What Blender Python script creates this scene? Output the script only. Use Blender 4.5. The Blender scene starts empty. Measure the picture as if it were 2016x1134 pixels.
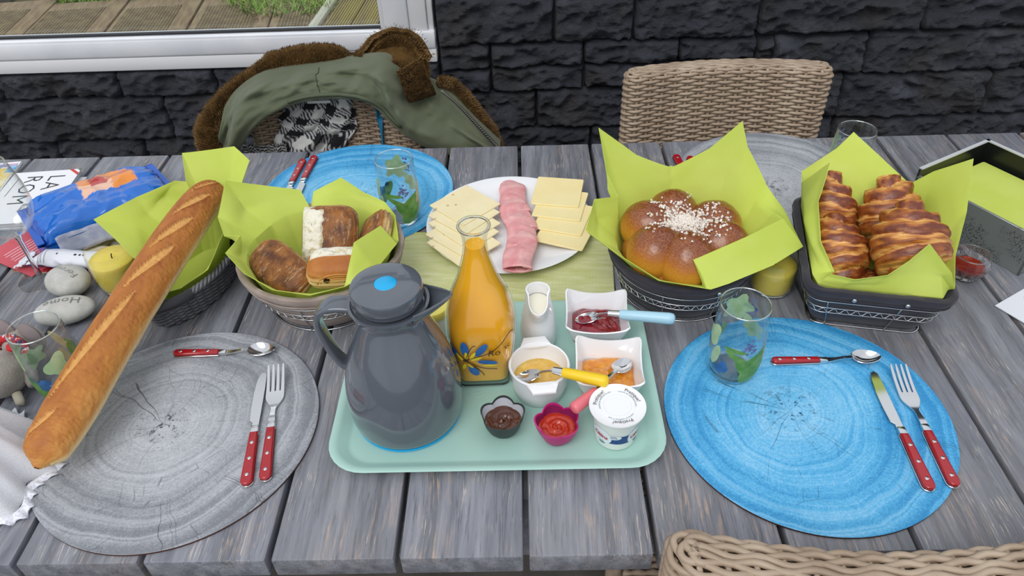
import bpy, bmesh, math, random
from math import sin, cos, pi, sqrt, atan2, exp, radians as rad
from mathutils import Vector, Matrix, noise

random.seed(7)
SC = bpy.context.scene
COL = SC.collection
T = 0.75                     # height of the table top

# ------------------------------------------------------------------ camera
def set_camera():
    pos = Vector((.0059, -.4158, T + .7327)); pitch, roll, yaw = .7042, -.0387, -.0240
    f = Vector((sin(yaw)*cos(pitch), cos(yaw)*cos(pitch), -sin(pitch)))
    r = Vector((cos(yaw), -sin(yaw), 0)); u = r.cross(f)
    r2 = cos(roll)*r + sin(roll)*u; u2 = -sin(roll)*r + cos(roll)*u
    m = Matrix((r2, u2, -f)).transposed().to_4x4(); m.translation = pos
    cd = bpy.data.cameras.new('camera'); cd.sensor_width = 36; cd.lens = 1450/2016*36
    cd.clip_start = .02; cd.clip_end = 200
    c = bpy.data.objects.new('camera', cd); c.matrix_world = m
    COL.objects.link(c); SC.camera = c
set_camera()

# ------------------------------------------------------------------ overcast sky, soft sun, exposure
SKY_STRENGTH, SUN_STRENGTH, EXPOSURE = .88, 1.5, 0.0
def set_light():
    w = bpy.data.worlds.new('overcast_sky'); SC.world = w; w.use_nodes = True
    nt = w.node_tree; nt.nodes.clear()
    out = nt.nodes.new('ShaderNodeOutputWorld'); bg = nt.nodes.new('ShaderNodeBackground')
    tc = nt.nodes.new('ShaderNodeTexCoord'); sep = nt.nodes.new('ShaderNodeSeparateXYZ')
    rmp = nt.nodes.new('ShaderNodeValToRGB'); nz = nt.nodes.new('ShaderNodeTexNoise')
    mx = nt.nodes.new('ShaderNodeMix'); mx.data_type = 'RGBA'; mx.blend_type = 'MULTIPLY'; mx.inputs[0].default_value = 1
    r2 = nt.nodes.new('ShaderNodeValToRGB')
    rmp.color_ramp.elements[0].position = 0; rmp.color_ramp.elements[0].color = (.74, .77, .82, 1)
    rmp.color_ramp.elements[1].position = 1; rmp.color_ramp.elements[1].color = (1.03, 1.05, 1.10, 1)
    nz.inputs['Scale'].default_value = 2.2; nz.inputs['Detail'].default_value = 5
    r2.color_ramp.elements[0].position = .3; r2.color_ramp.elements[0].color = (.86, .87, .9, 1)
    r2.color_ramp.elements[1].position = .7; r2.color_ramp.elements[1].color = (1.12, 1.12, 1.12, 1)
    L = nt.links.new
    L(tc.outputs['Generated'], sep.inputs[0]); L(sep.outputs['Z'], rmp.inputs[0])
    L(tc.outputs['Generated'], nz.inputs['Vector']); L(nz.outputs['Fac'], r2.inputs[0])
    L(rmp.outputs[0], mx.inputs[6]); L(r2.outputs[0], mx.inputs[7])
    L(mx.outputs[2], bg.inputs['Color']); bg.inputs['Strength'].default_value = SKY_STRENGTH
    L(bg.outputs[0], out.inputs[0])
    sd = bpy.data.lights.new('veiled_sun', 'SUN'); sd.energy = SUN_STRENGTH; sd.angle = rad(38); sd.color = (1, .97, .93)
    s = bpy.data.objects.new('veiled_sun', sd); s.rotation_euler = Vector((.28, .62, -.85)).to_track_quat('-Z', 'Y').to_euler(); s.location = (0, 0, 6)
    COL.objects.link(s)
    v = SC.view_settings; v.view_transform = 'Standard'; v.look = 'None'; v.exposure = EXPOSURE; v.gamma = 1; v.use_curve_mapping = False
set_light()

# ------------------------------------------------------------------ mesh helpers: every shape is (verts, faces)
def joinm(*ms):
    V, F = [], []
    for v, f in ms:
        o = len(V); V += list(v); F += [tuple(i + o for i in q) for q in f]
    return V, F
def xf(m, loc=(0, 0, 0), rz=0, rx=0, ry=0, s=(1, 1, 1)):
    M = Matrix.Translation(loc) @ Matrix.Rotation(rz, 4, 'Z') @ Matrix.Rotation(ry, 4, 'Y') @ Matrix.Rotation(rx, 4, 'X') @ Matrix.Diagonal((*s, 1))
    return [tuple(M @ Vector(p)) for p in m[0]], m[1]
def grid(fn, nu, nv, cu=False, cv=False):
    mu, mv = nu + (0 if cu else 1), nv + (0 if cv else 1)
    V = [tuple(fn(i/nu, j/nv)) for j in range(mv) for i in range(mu)]
    F = []
    for j in range(nv):
        for i in range(nu):
            a, b = i, (i + 1) % mu; c, d = j % mv, (j + 1) % mv
            F.append((c*mu + a, c*mu + b, d*mu + b, d*mu + a))
    return V, F
def lathe(prof, n=40, fn=None):
    def f(u, v): pass
    V, F = [], []; m = len(prof); rings = []
    for r, z in prof:
        if r < 1e-6: rings.append([len(V)]); V.append((0, 0, z))
        else:
            rings.append(list(range(len(V), len(V) + n)))
            for i in range(n):
                a = 2*pi*i/n; V.append((r*cos(a), r*sin(a), z))
    for a, b in zip(rings, rings[1:]):
        for i in range(n):
            j = (i + 1) % n
            if len(a) == 1 and len(b) == 1: continue
            if len(a) == 1: F.append((a[0], b[j], b[i]))
            elif len(b) == 1: F.append((a[i], a[j], b[0]))
            else: F.append((a[i], a[j], b[j], b[i]))
    if fn: V = [tuple(fn(*p)) for p in V]
    return V, F
def tube(pts, r, n=8, closed=False, cap=True, flat=1.0, up=None):
    P = [Vector(p) for p in pts]; m = len(P)
    R = r if isinstance(r, (list, tuple)) else [r]*m
    V, F = [], []; N = None
    for i in range(m):
        a = P[(i - 1) % m] if (closed or i > 0) else P[i]; b = P[(i + 1) % m] if (closed or i < m - 1) else P[i]
        t = (b - a)
        t = t.normalized() if t.length > 1e-9 else Vector((0, 0, 1))
        if up is not None: N = Vector(up) - t*t.dot(Vector(up))
        elif N is None:
            N = t.orthogonal()
        else: N = N - t*t.dot(N)
        if N.length < 1e-9: N = t.orthogonal()
        N.normalize(); B = t.cross(N)
        for k in range(n):
            q = 2*pi*k/n; V.append(tuple(P[i] + R[i]*(cos(q)*B + flat*sin(q)*N)))
    for i in range(m if closed else m - 1):
        for k in range(n):
            a, b = i*n, ((i + 1) % m)*n; l = (k + 1) % n
            F.append((a + k, a + l, b + l, b + k))
    if cap and not closed:
        F.append(tuple(range(n - 1, -1, -1))); F.append(tuple((m - 1)*n + k for k in range(n)))
    return V, F
def from_bm(bm):
    bm.verts.ensure_lookup_table(); bm.verts.index_update()
    r = [tuple(v.co) for v in bm.verts], [tuple(v.index for v in f.verts) for f in bm.faces]
    bm.free(); return r
def box(sx, sy, sz, bev=0.0, seg=2, c=(0, 0, 0)):
    bm = bmesh.new(); bmesh.ops.create_cube(bm, size=1)
    for v in bm.verts: v.co = Vector((v.co.x*sx + c[0], v.co.y*sy + c[1], v.co.z*sz + c[2]))
    if bev: bmesh.ops.bevel(bm, geom=bm.edges[:], offset=bev, segments=seg, profile=.5, affect='EDGES')
    return from_bm(bm)
def prism(out, z0, z1, bev=0.0, seg=2):
    bm = bmesh.new(); f = bm.faces.new([bm.verts.new((x, y, z0)) for x, y in out])
    e = bmesh.ops.extrude_face_region(bm, geom=[f])
    for v in e['geom']:
        if isinstance(v, bmesh.types.BMVert): v.co.z = z1
    bmesh.ops.recalc_face_normals(bm, faces=bm.faces[:])
    if bev:
        ed = [q for q in bm.edges if abs(q.verts[0].co.z - q.verts[1].co.z) < 1e-9]
        bmesh.ops.bevel(bm, geom=ed, offset=bev, segments=seg, profile=.5, affect='EDGES', clamp_overlap=True)
    return from_bm(bm)
def ribbon(pts, w, th, n=1):
    """flat bar along pts (x,y,z), width w[i] along local x of the xy direction, thickness th"""
    V, F = [], []
    for i, p in enumerate(pts):
        a = Vector(pts[max(i - 1, 0)]); b = Vector(pts[min(i + 1, len(pts) - 1)]); t = (b - a).normalized()
        s = t.cross(Vector((0, 0, 1))).normalized(); nn = s.cross(t)
        h = th[i] if isinstance(th, (list, tuple)) else th
        for sx, sz in ((-1, -1), (1, -1), (1, 1), (-1, 1)): V.append(tuple(Vector(p) + s*sx*w[i]/2 + nn*sz*h/2))
    for i in range(len(pts) - 1):
        for k in range(4): F.append((i*4 + k, i*4 + (k + 1) % 4, i*4 + 4 + (k + 1) % 4, i*4 + 4 + k))
    F.append((3, 2, 1, 0)); q = (len(pts) - 1)*4; F.append((q, q + 1, q + 2, q + 3))
    return V, F
def thick(m, d):
    """closed shell of an open sheet: offset along vertex normals"""
    V, F = m; n = len(V); N = [Vector() for _ in V]; cnt = {}
    for f in F:
        a, b, c = (Vector(V[f[0]]), Vector(V[f[1]]), Vector(V[f[2]]))
        nn = (b - a).cross(c - a)
        if len(f) == 4: nn = (Vector(V[f[2]]) - Vector(V[f[0]])).cross(Vector(V[f[3]]) - Vector(V[f[1]]))
        if nn.length > 1e-14: nn.normalize()
        for i, v in enumerate(f):
            N[v] += nn; e = (v, f[(i + 1) % len(f)]); cnt[e] = 1
    W = [tuple(Vector(p) - d*(N[i].normalized() if N[i].length > 1e-9 else Vector((0, 0, 1)))) for i, p in enumerate(V)]
    G = list(F) + [tuple(n + i for i in reversed(f)) for f in F]
    for (a, b) in cnt:
        if (b, a) not in cnt: G.append((b, a, n + a, n + b))
    return list(V) + W, G
def lerp(a, b, t): return a + (b - a)*t
def v3(a, b, t): return tuple(a[i] + (b[i] - a[i])*t for i in range(3))
def sm(t): t = max(0, min(1, t)); return t*t*(3 - 2*t)
def crom(P, n, closed=False):
    """catmull-rom through points"""
    P = [Vector(p) for p in P]; m = len(P); out = []
    for i in range(m if closed else m - 1):
        g = lambda k: P[k % m] if closed else P[max(0, min(m - 1, k))]
        p0, p1, p2, p3 = g(i - 1), g(i), g(i + 1), g(i + 2)
        for j in range(n):
            t = j/n
            out.append(.5*((2*p1) + (p2 - p0)*t + (2*p0 - 5*p1 + 4*p2 - p3)*t*t + (3*p1 - p0 - 3*p2 + p3)*t**3))
    if not closed: out.append(P[-1].copy())
    return out
def nz(x, y=0., z=0., s=1., o=3): return noise.fractal(Vector((x*s, y*s, z*s)), 1.0, 2.0, o)
def interp(tab, x):
    if x <= tab[0][0]: return tab[0][1]
    for (a, b), (c, d) in zip(tab, tab[1:]):
        if x <= c: return b + (d - b)*(x - a)/(c - a)
    return tab[-1][1]
def text(s, size=.01, spacing=1.0, shear=0, thickn=0.0):
    cu = bpy.data.curves.new('t', 'FONT'); cu.body = s; cu.size = size; cu.align_x = 'CENTER'; cu.align_y = 'CENTER'
    cu.space_character = spacing; cu.shear = shear; cu.offset = thickn; cu.resolution_u = 2
    o = bpy.data.objects.new('t', cu); COL.objects.link(o)
    dg = bpy.context.evaluated_depsgraph_get(); me = bpy.data.meshes.new_from_object(o.evaluated_get(dg))
    r = [tuple(v.co) for v in me.vertices], [tuple(p.vertices) for p in me.polygons]
    bpy.data.objects.remove(o); bpy.data.curves.remove(cu); bpy.data.meshes.remove(me)
    return r
def mapm(m, fn): return [tuple(fn(*p)) for p in m[0]], m[1]
def subdiv(m, n=1):
    bm = bmesh.new(); vs = [bm.verts.new(p) for p in m[0]]
    for f in m[1]:
        try: bm.faces.new([vs[i] for i in f])
        except ValueError: pass
    for _ in range(n): bmesh.ops.subdivide_edges(bm, edges=bm.edges[:], cuts=1, use_grid_fill=True)
    return from_bm(bm)

def mesh(name, m, mats, smooth=40, fm=None, cols=None):
    if isinstance(m, bpy.types.Mesh): return m
    me = bpy.data.meshes.new(name); me.from_pydata([tuple(p) for p in m[0]], [], m[1]); me.update()
    bm = bmesh.new(); bm.from_mesh(me); bmesh.ops.recalc_face_normals(bm, faces=bm.faces[:]); bm.to_mesh(me); bm.free()
    for x in (mats if isinstance(mats, (list, tuple)) else [mats]): me.materials.append(x)
    if fm:
        for p in me.polygons: p.material_index = fm(p)
    if smooth:
        for p in me.polygons: p.use_smooth = True
        if smooth < 180: me.set_sharp_from_angle(angle=rad(smooth))
    if cols:
        at = me.color_attributes.new('tint', 'FLOAT_COLOR', 'POINT')
        for i, c in enumerate(cols): at.data[i].color = (c[0], c[1], c[2], 1)
    return me
def obj(name, m, mats=None, parent=None, loc=(0, 0, 0), rot=(0, 0, 0), smooth=40, fm=None, cols=None, kind=None, label=None, scale=None):
    o = bpy.data.objects.new(name, mesh(name, m, mats, smooth, fm, cols)); COL.objects.link(o)
    o.location = loc; o.rotation_euler = rot
    if scale: o.scale = scale
    if parent: o.parent = parent
    if kind: o['kind'] = kind
    if label: o['label'] = label
    return o
def tag(o, label, cat, group=None):
    o['label'] = label; o['category'] = cat
    if group: o['group'] = group
    return o
def thing(name, label, cat, loc=(0, 0, 0), rot=(0, 0, 0), group=None):
    o = bpy.data.objects.new(name, None); COL.objects.link(o); o.empty_display_size = .03
    o.location = loc; o.rotation_euler = rot if isinstance(rot, tuple) else (0, 0, rot)
    return tag(o, label, cat, group)
def dup(root, loc, rot, label=None, group=None):
    r = root.copy(); COL.objects.link(r); r.location = loc; r.rotation_euler = rot if isinstance(rot, tuple) else (0, 0, rot)
    if label: r['label'] = label
    if group: r['group'] = group
    for ch in [o for o in COL.objects if o.parent == root]:
        c = ch.copy(); COL.objects.link(c); c.parent = r
        for g in [o for o in COL.objects if o.parent == ch]:
            d = g.copy(); COL.objects.link(d); d.parent = c
    return r

# ------------------------------------------------------------------ materials
def C(h, k=1.0):
    h = h.lstrip('#'); r = []
    for i in (0, 2, 4):
        c = int(h[i:i + 2], 16)/255; r.append((c/12.92 if c <= .04045 else ((c + .055)/1.055)**2.4)*k)
    return tuple(r)
class NT:
    def __init__(s, name):
        s.m = bpy.data.materials.new(name); s.m.use_nodes = True; s.t = s.m.node_tree; s.t.nodes.clear()
        s.out = s.t.nodes.new('ShaderNodeOutputMaterial')
    def n(s, typ, ins=None, **props):
        x = s.t.nodes.new('ShaderNode' + typ)
        for k, v in props.items(): setattr(x, k, v)
        for k, v in (ins or {}).items(): s.put(x, k, v)
        return x
    def put(s, x, k, v):
        i = x.inputs[k]
        if isinstance(v, bpy.types.NodeSocket): s.t.links.new(v, i)
        elif isinstance(v, (tuple, list)) and i.type == 'RGBA' and len(v) == 3: i.default_value = (*v, 1)
        else: i.default_value = v
    def coord(s, kind='Object', scale=(1, 1, 1), loc=(0, 0, 0)):
        c = s.n('TexCoord').outputs[kind]
        return s.n('Mapping', {'Vector': c, 'Scale': scale, 'Location': loc}).outputs[0]
    def noise(s, vec, scale, detail=4, rough=.55, dist=0): return s.n('TexNoise', {'Vector': vec, 'Scale': scale, 'Detail': detail, 'Roughness': rough, 'Distortion': dist}).outputs['Fac']
    def ramp(s, fac, *stops, interp='LINEAR'):
        r = s.n('ValToRGB'); e = r.color_ramp.elements; r.color_ramp.interpolation = interp
        while len(e) < len(stops): e.new(.5)
        for q, (p, c) in zip(e, stops): q.position = p; q.color = (*c, 1) if isinstance(c, (tuple, list)) else (c, c, c, 1)
        s.put(r, 'Fac', fac); return r.outputs[0]
    def mix(s, fac, a, b, mode='MIX'):
        x = s.n('Mix', data_type='RGBA', blend_type=mode)
        s.put(x, 0, fac); s.put(x, 6, a); s.put(x, 7, b); return x.outputs[2]
    def math(s, op, a, b=0.0, c=0.0):
        x = s.n('Math', operation=op); s.put(x, 0, a); s.put(x, 1, b); s.put(x, 2, c); return x.outputs[0]
    def bump(s, h, strength=.3, dist=.002): return s.n('Bump', {'Height': h, 'Strength': strength, 'Distance': dist}).outputs[0]
    def attr(s, name='tint'): return s.n('Attribute', attribute_name=name).outputs['Color']
    def bsdf(s, **ins):
        b = s.n('BsdfPrincipled')
        for k, v in ins.items(): s.put(b, {'Base': 'Base Color', 'Spec': 'Specular IOR Level', 'Coat': 'Coat Weight', 'SSS': 'Subsurface Weight', 'Trans': 'Transmission Weight', 'Sheen': 'Sheen Weight'}.get(k, k), v)
        s.t.links.new(b.outputs[0], s.out.inputs[0]); return b
def mat(name, col, rough=.5, col2=None, scale=30, lo=.35, hi=.65, detail=4, stretch=(1, 1, 1), bump=0, bscale=None, bdist=.001, attr=False, **kw):
    s = NT(name); col = C(col) if isinstance(col, str) else col
    base = s.attr() if attr else col; co = s.coord(scale=stretch)
    if col2:
        f = s.ramp(s.noise(co, scale, detail), (lo, 0.), (hi, 1.))
        c2 = C(col2) if isinstance(col2, str) else col2
        base = s.mix(f, base, c2)
    ins = dict(Base=base, Roughness=rough, **kw)
    if bump: ins['Normal'] = s.bump(s.noise(co, bscale or scale, 5), bump, bdist)
    s.bsdf(**ins); return s.m
def thin_glass(name, tint=(.97, .985, .98), rough=.0, power=1.45, f0=.0):
    s = NT(name)
    fc = s.n('LayerWeight', {'Blend': .5}).outputs['Facing']
    fr = s.math('MULTIPLY_ADD', s.math('POWER', fc, 4.), .85, .035)
    tr = s.n('BsdfTransparent', {'Color': tint}); gl = s.n('BsdfGlossy', {'Color': (1, 1, 1), 'Roughness': rough})
    f = s.math('ADD', fr, f0)
    mx = s.n('MixShader', {0: f, 1: tr.outputs[0], 2: gl.outputs[0]})
    s.t.links.new(mx.outputs[0], s.out.inputs[0]); return s.m

# ================================================================== the setting
def m_stone():
    s = NT('charcoal_painted_stone'); co = s.coord(); rnd = s.n('ObjectInfo').outputs['Random']
    off = s.n('VectorMath', {0: co, 1: s.n('CombineXYZ', {0: s.math('MULTIPLY', rnd, 9.), 1: rnd, 2: 0.}).outputs[0]}, operation='ADD').outputs[0]
    a = s.noise(off, 9, 6, .6); b = s.noise(off, 55, 6, .7)
    c = s.ramp(a, (.30, C('#3a3d45')), (.55, C('#4b4e58')), (.75, C('#656974')))
    c = s.mix(s.math('MULTIPLY', s.ramp(s.noise(off, 5, 3), (.48, 0.), (.66, 1.)), .42), c, C('#4d473e'))
    h = s.math('ADD', s.math('MULTIPLY', s.noise(off, 120, 8, .7), .5), s.math('MULTIPLY', s.noise(s.n('Mapping', {'Vector': off, 'Scale': (1, 1, 1.7)}).outputs[0], 34, 10, .7, .6), 1.))
    s.bsdf(Base=c, Roughness=.62, Spec=.4, Normal=s.bump(h, 1.0, .022)); return s.m
MSTONE = m_stone()
MJOINT = mat('dark_mortar', '#2b2d33', .9, '#3a3c42', 40, bump=.4)
def rough_stone(x0, x1, z0, z1, seed, fine=True):
    w, h = x1 - x0, z1 - z0; st = .0055 if fine else .03
    nx, nzv = max(4, int(w/st)), max(4, int(h/st)); cx, cz = (x0 + x1)/2, (z0 + z1)/2
    g = .0016
    def f(u, v):
        x = (u - .5)*(w - 2*g); z = (v - .5)*(h - 2*g)
        e = min(min(u, 1 - u)*w, min(v, 1 - v)*h)
        k = sm(e/.007)
        X, Z = x + seed*3.1, z + seed*1.7
        d = .012 + .022*abs(noise.noise(Vector((X*8 + Z*5, Z*15, seed)))) + .017*(.5 - abs(noise.noise(Vector((X*19 - Z*9, Z*30, seed + 5))))*1.6) + .012*(.4 - abs(noise.noise(Vector((X*45, Z*70 + X*12, seed))))*1.5)
        jx = .0022*noise.noise(Vector((X*30, Z*30, 4))); jz = .0022*noise.noise(Vector((X*30, Z*30, 9)))
        return (x + jx, -(.004 + d*k) if e > 1e-6 else .004, z + jz)
    return grid(f, nx, nzv), (cx, 1.462, T + cz)
def build_wall():
    wall = obj('wall_back', joinm(box(3.4, .12, 2.0, c=(1.476, 1.536, .25)), box(3.2, .12, .69, c=(-1.82, 1.536, .345)),
                                  box(3.2, .12, .1, c=(-1.82, 1.536, 1.95)), box(3.4, .12, .75, c=(1.476, 1.536, 1.625)), box(1.2, .12, 1.31, c=(-2.82, 1.536, 1.345))), MJOINT, smooth=0, kind='structure')
    wall['label'] = 'dark charcoal painted split-face stone wall behind the table'
    R = [(-.207, .094, -.022, .10), (.094, .298, -.022, .10), (.298, .612, -.022, .10), (.612, 1.027, -.016, .10), (1.027, 1.55, -.016, .10),
         (-.207, -.072, -.088, -.022), (-.072, .173, -.086, -.022), (.173, .421, -.084, -.022), (.421, .621, -.08, -.022), (.621, .666, -.128, -.022), (.666, .909, -.128, -.022), (.909, 1.33, -.128, -.016), (1.33, 1.7, -.128, -.016),
         (-.207, -.073, -.152, -.088), (-.073, .175, -.15, -.086), (.175, .421, -.146, -.084), (.421, .621, -.146, -.08), (.621, .87, -.256, -.128), (.87, 1.262, -.256, -.128), (1.262, 1.7, -.256, -.128),
         (-.207, .047, -.262, -.152), (.047, .31, -.262, -.150), (.31, .621, -.262, -.146),
         (-.207, .2, -.38, -.262), (.2, .52, -.38, -.262), (.52, .875, -.38, -.259), (.875, 1.41, -.38, -.256), (1.41, 1.8, -.38, -.256),
         (-.33, -.207, -.138, -.062), (-.811, -.33, -.138, -.062), (-1.071, -.811, -.138, -.062), (-1.40, -1.071, -.138, -.062), (-1.8, -1.40, -.138, -.062),
         (-.42, -.207, -.265, -.138), (-.793, -.42, -.265, -.138), (-.971, -.793, -.265, -.138), (-1.45, -.971, -.265, -.138), (-1.9, -1.45, -.265, -.138),
         (-.6, -.207, -.38, -.265), (-1.07, -.6, -.38, -.265), (-1.323, -1.07, -.38, -.265), (-1.8, -1.323, -.38, -.265)]
    for i, r in enumerate(R):
        m, loc = rough_stone(*r, i*1.37 + .3); obj('stone', m, MSTONE, wall, loc, smooth=180)
    # courses above and below the picture
    i = 60
    for z0, z1 in ((.10, .23), (.23, .34), (.34, .47), (-.51, -.38), (-.63, -.51), (-.75, -.63)):
        x = -.207 if z0 > 0 else -1.8
        while x < 1.7:
            w = random.uniform(.35, .6); m, loc = rough_stone(x, min(x + w, 1.8), z0, z1, i*1.1, False); obj('stone', m, MSTONE, wall, loc, smooth=180); x += w; i += 1
build_wall()

MPVC = mat('white_window_plastic', '#e9ebef', .35, '#d9dce2', 6, bump=.03)
MDIRT = mat('weathered_white_board', '#dfe0e2', .55, '#b9b3ab', 14, .62, .8, stretch=(.25, 1, 3))
MPANE = thin_glass('window_pane_glass', (.93, .95, .95), f0=.02)
def build_window():
    w = obj('window_1', joinm(box(2.3, .07, .045, .006, c=(-1.36, 1.468, T + .000)), box(.062, .07, 1.2, .006, c=(-.305, 1.468, T + .55)),
                              box(2.3, .07, .06, .006, c=(-1.36, 1.468, T + 1.13))), MPVC, smooth=30, kind='structure')
    w['label'] = 'white plastic framed window looking out on the garden'
    obj('glazing_bead', joinm(box(2.2, .02, .012, .003, c=(-1.4, 1.445, T + .0205)), box(.014, .02, 1.1, .003, c=(-.339, 1.445, T + .57))), MPVC, w)
    obj('rubber_gasket', joinm(box(2.2, .012, .004, c=(-1.4, 1.462, T + .0285)), box(.004, .012, 1.1, c=(-.348, 1.462, T + .57))), mat('black_rubber', '#1c1e22', .6), w)
    obj('jamb_board', joinm(box(.046, .075, 1.2, .004, c=(-.251, 1.478, T + .55)), box(.016, .05, 1.2, .004, c=(-.220, 1.474, T + .55))), MDIRT, w)
    obj('window_sill', joinm(box(2.32, .085, .036, .004, c=(-1.37, 1.478, T - .0415)), box(2.3, .06, .012, .003, c=(-1.36, 1.47, T - .0225))), MDIRT, w)
    obj('pane', box(2.1, .006, 1.1, c=(-1.40, 1.475, T + .575)), MPANE, w, smooth=0)
build_window()

# ---------------------------------------------------------------- ground, garden seen through the window
MGROUND = mat('pale_patio_concrete', '#5d5b57', .9, '#47443f', 8, bump=.3)
fl = obj('floor', box(14, 4.2, .05, c=(0, -.56, -.025)), MGROUND, smooth=0, kind='structure'); fl['label'] = 'grey patio floor under the table'
gr = obj('garden_ground', box(30, 26, .04, c=(0, 14.6, -.035)), mat('brown_soil', '#4f4a33', .95, '#5d6238', 6), smooth=0, kind='structure'); gr['label'] = 'garden soil beyond the window'
MOLD = mat('weathered_brown_board', '#87735c', .85, '#a08e6d', 9, stretch=(6, 1, 1), bump=.5, bscale=60)
MGRIP = mat('moss_stained_ribbed_board', '#7f705a', .9, '#998c6c', 16, bump=.4, bscale=120)
MRIB = mat('ribbed_yellow_decking', '#8f8262', .85, '#a3985f', 12, stretch=(1, .2, 1))
def build_garden():
    p = obj('garden_path', box(6.0, 1.2, .03, c=(-3.5, 3.36, -.005)), MGROUND, smooth=0, kind='structure'); p['label'] = 'path of wide weathered boards outside the window'
    for i in range(13):
        x = -4.6 + .44*i - .06
        if x > -1.05: break
        b = obj('path_board', box(.425, .62, .035, .006), MOLD, p, (x, 3.68 + .02*sin(i*2.1), .0225), (0, 0, .12))
        n = 26
        g = joinm(*[box(.30, .006, .006, c=(.0 + .02*sin(i), -.22 + .44*k/n, .0)) for k in range(n)], *[box(.006, .44, .005, c=(-.14 + .28*k/16, 0, 0)) for k in range(17)])
        obj('grip_mat', g, MGRIP, p, (x - .02, 3.62, .0425), (0, 0, .12), smooth=0, kind='stuff')
        obj('path_board', box(.425, .5, .035, .006), MOLD, p, (x + .07, 3.10 + .02*sin(i*2.1), .0225), (0, 0, .12))
    d = obj('garden_deck', box(1.5, 2.4, .03, c=(-.22, 3.9, .0)), MGROUND, smooth=0, kind='structure'); d['label'] = 'deck of ribbed yellowish boards outside the window'
    for k in range(10):
        a = -.06
        L = joinm(box(.138, 2.3, .03, .003), *[box(.007, 2.3, .006, c=(-.058 + .0145*j, 0, .0165)) for j in range(9)])
        obj('deck_board', L, MRIB, d, (-.93 + .146*k, 3.9, .035), (0, 0, a), smooth=0)
    obj('edging_board', box(.05, 2.3, .05, .005), mat('pale_painted_board', '#cfd2c4', .7, '#b8b79f', 18, stretch=(4, .3, 1)), d, (-1.045, 3.9, .042), (0, 0, -.06))
    l2 = obj('garden_step', box(1.6, .7, .03, c=(-3.9, 4.5, .0)), MGROUND, smooth=0, kind='structure'); l2['label'] = 'ribbed boards laid beyond the path'
    for k in range(8): obj('deck_board', joinm(box(.138, .7, .03, .003), *[box(.007, .7, .006, c=(-.058 + .0145*j, 0, .0165)) for j in range(9)]), MRIB, l2, (-4.35 + .146*k, 4.5, .035), (0, 0, .5), smooth=0)
    V, F = [], []; rr = random.Random(3)
    def blade(x, y, h, a, lean):
        o = len(V); w = .006
        for t in (0, .5, 1):
            cx, cy = x + lean*h*t*t*cos(a), y + lean*h*t*t*sin(a); ww = w*(1 - t)
            V.append((cx - ww*sin(a), cy + ww*cos(a), .0 + h*t*(1 - .25*lean*t))); V.append((cx + ww*sin(a), cy - ww*cos(a), .0 + h*t*(1 - .25*lean*t)))
        F.append((o, o + 1, o + 3, o + 2)); F.append((o + 2, o + 3, o + 5, o + 4))
    for _ in range(30000):
        x = rr.uniform(-3.6, -1.04); y = rr.uniform(3.62, 6.2)
        lim = 3.97 + .05*noise.noise(Vector((x*4, 0, 0))) - (.38*sm((x + 1.85)/.5) + .06*noise.noise(Vector((x*9, 3, 0))))
        if x < -2.65: lim += .5*sm((-2.65 - x)/.4)
        if y < lim: continue
        blade(x, y, rr.uniform(.05, .13), rr.uniform(0, 6.28), rr.uniform(.2, 1.1))
    s = NT('fresh_grass'); c = s.ramp(s.noise(s.coord(), 14, 3), (.35, C('#6f9a3a')), (.55, C('#93bb52')), (.72, C('#bdbb74')))
    s.bsdf(Base=c, Roughness=.6)
    g = obj('grass', (V, F), s.m, smooth=0, kind='stuff'); tag(g, 'long green grass growing beside the path outside the window', 'grass')
build_garden()

# ================================================================== table
def m_plank():
    s = NT('grey_washed_worn_wood'); rnd = s.n('ObjectInfo').outputs['Random']
    off = s.n('CombineXYZ', {0: s.math('MULTIPLY', rnd, 17.), 1: s.math('MULTIPLY', rnd, 31.), 2: rnd}).outputs[0]
    co = s.n('VectorMath', {0: s.n('TexCoord').outputs['Object'], 1: off}, operation='ADD').outputs[0]
    st = s.n('Mapping', {'Vector': co, 'Scale': (1, .055, 1)}).outputs[0]
    warp = s.n('VectorMath', {0: st, 1: s.n('VectorMath', {0: s.n('TexNoise', {'Vector': co, 'Scale': 5., 'Detail': 2.}).outputs['Color'], 1: (.018, .0, 0)}, operation='MULTIPLY').outputs[0]}, operation='ADD').outputs[0]
    fine = s.noise(warp, 380, 6, .65); mid = s.noise(warp, 70, 4, .6); big = s.noise(co, 4, 3)
    c = s.ramp(mid, (.30, C('#62656d')), (.5, C('#797c85')), (.72, C('#92959e')))
    c = s.mix(s.math('MULTIPLY', s.ramp(fine, (.32, 1.), (.46, 0.)), .55), c, C('#3f4046'))
    c = s.mix(s.math('MULTIPLY', s.ramp(big, (.45, 0.), (.75, 1.)), .35), c, C('#6d675f'))
    w = s.math('MULTIPLY', s.ramp(fine, (.53, 0.), (.60, 1.)), s.ramp(s.noise(s.n('Mapping', {'Vector': co, 'Scale': (1, .35, 1)}).outputs[0], 15, 4, .65), (.50, 0.), (.66, 1.)))
    c = s.mix(s.math('MULTIPLY', w, .75), c, C('#b59c88'))
    w2 = s.math('MULTIPLY', s.ramp(s.noise(warp, 520, 4, .6), (.58, 0.), (.64, 1.)), s.ramp(s.noise(s.n('Mapping', {'Vector': co, 'Scale': (1, .4, 1)}).outputs[0], 24, 3, .6), (.46, 0.), (.6, 1.)))
    c = s.mix(s.math('MULTIPLY', w2, .6), c, C('#c9bfb2'))
    s.bsdf(Base=c, Roughness=s.ramp(mid, (.3, .42), (.7, .58)), Spec=.45, Normal=s.bump(s.math('ADD', fine, s.math('MULTIPLY', mid, .7)), .35, .0012)); return s.m
MPLANK = m_plank()
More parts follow.
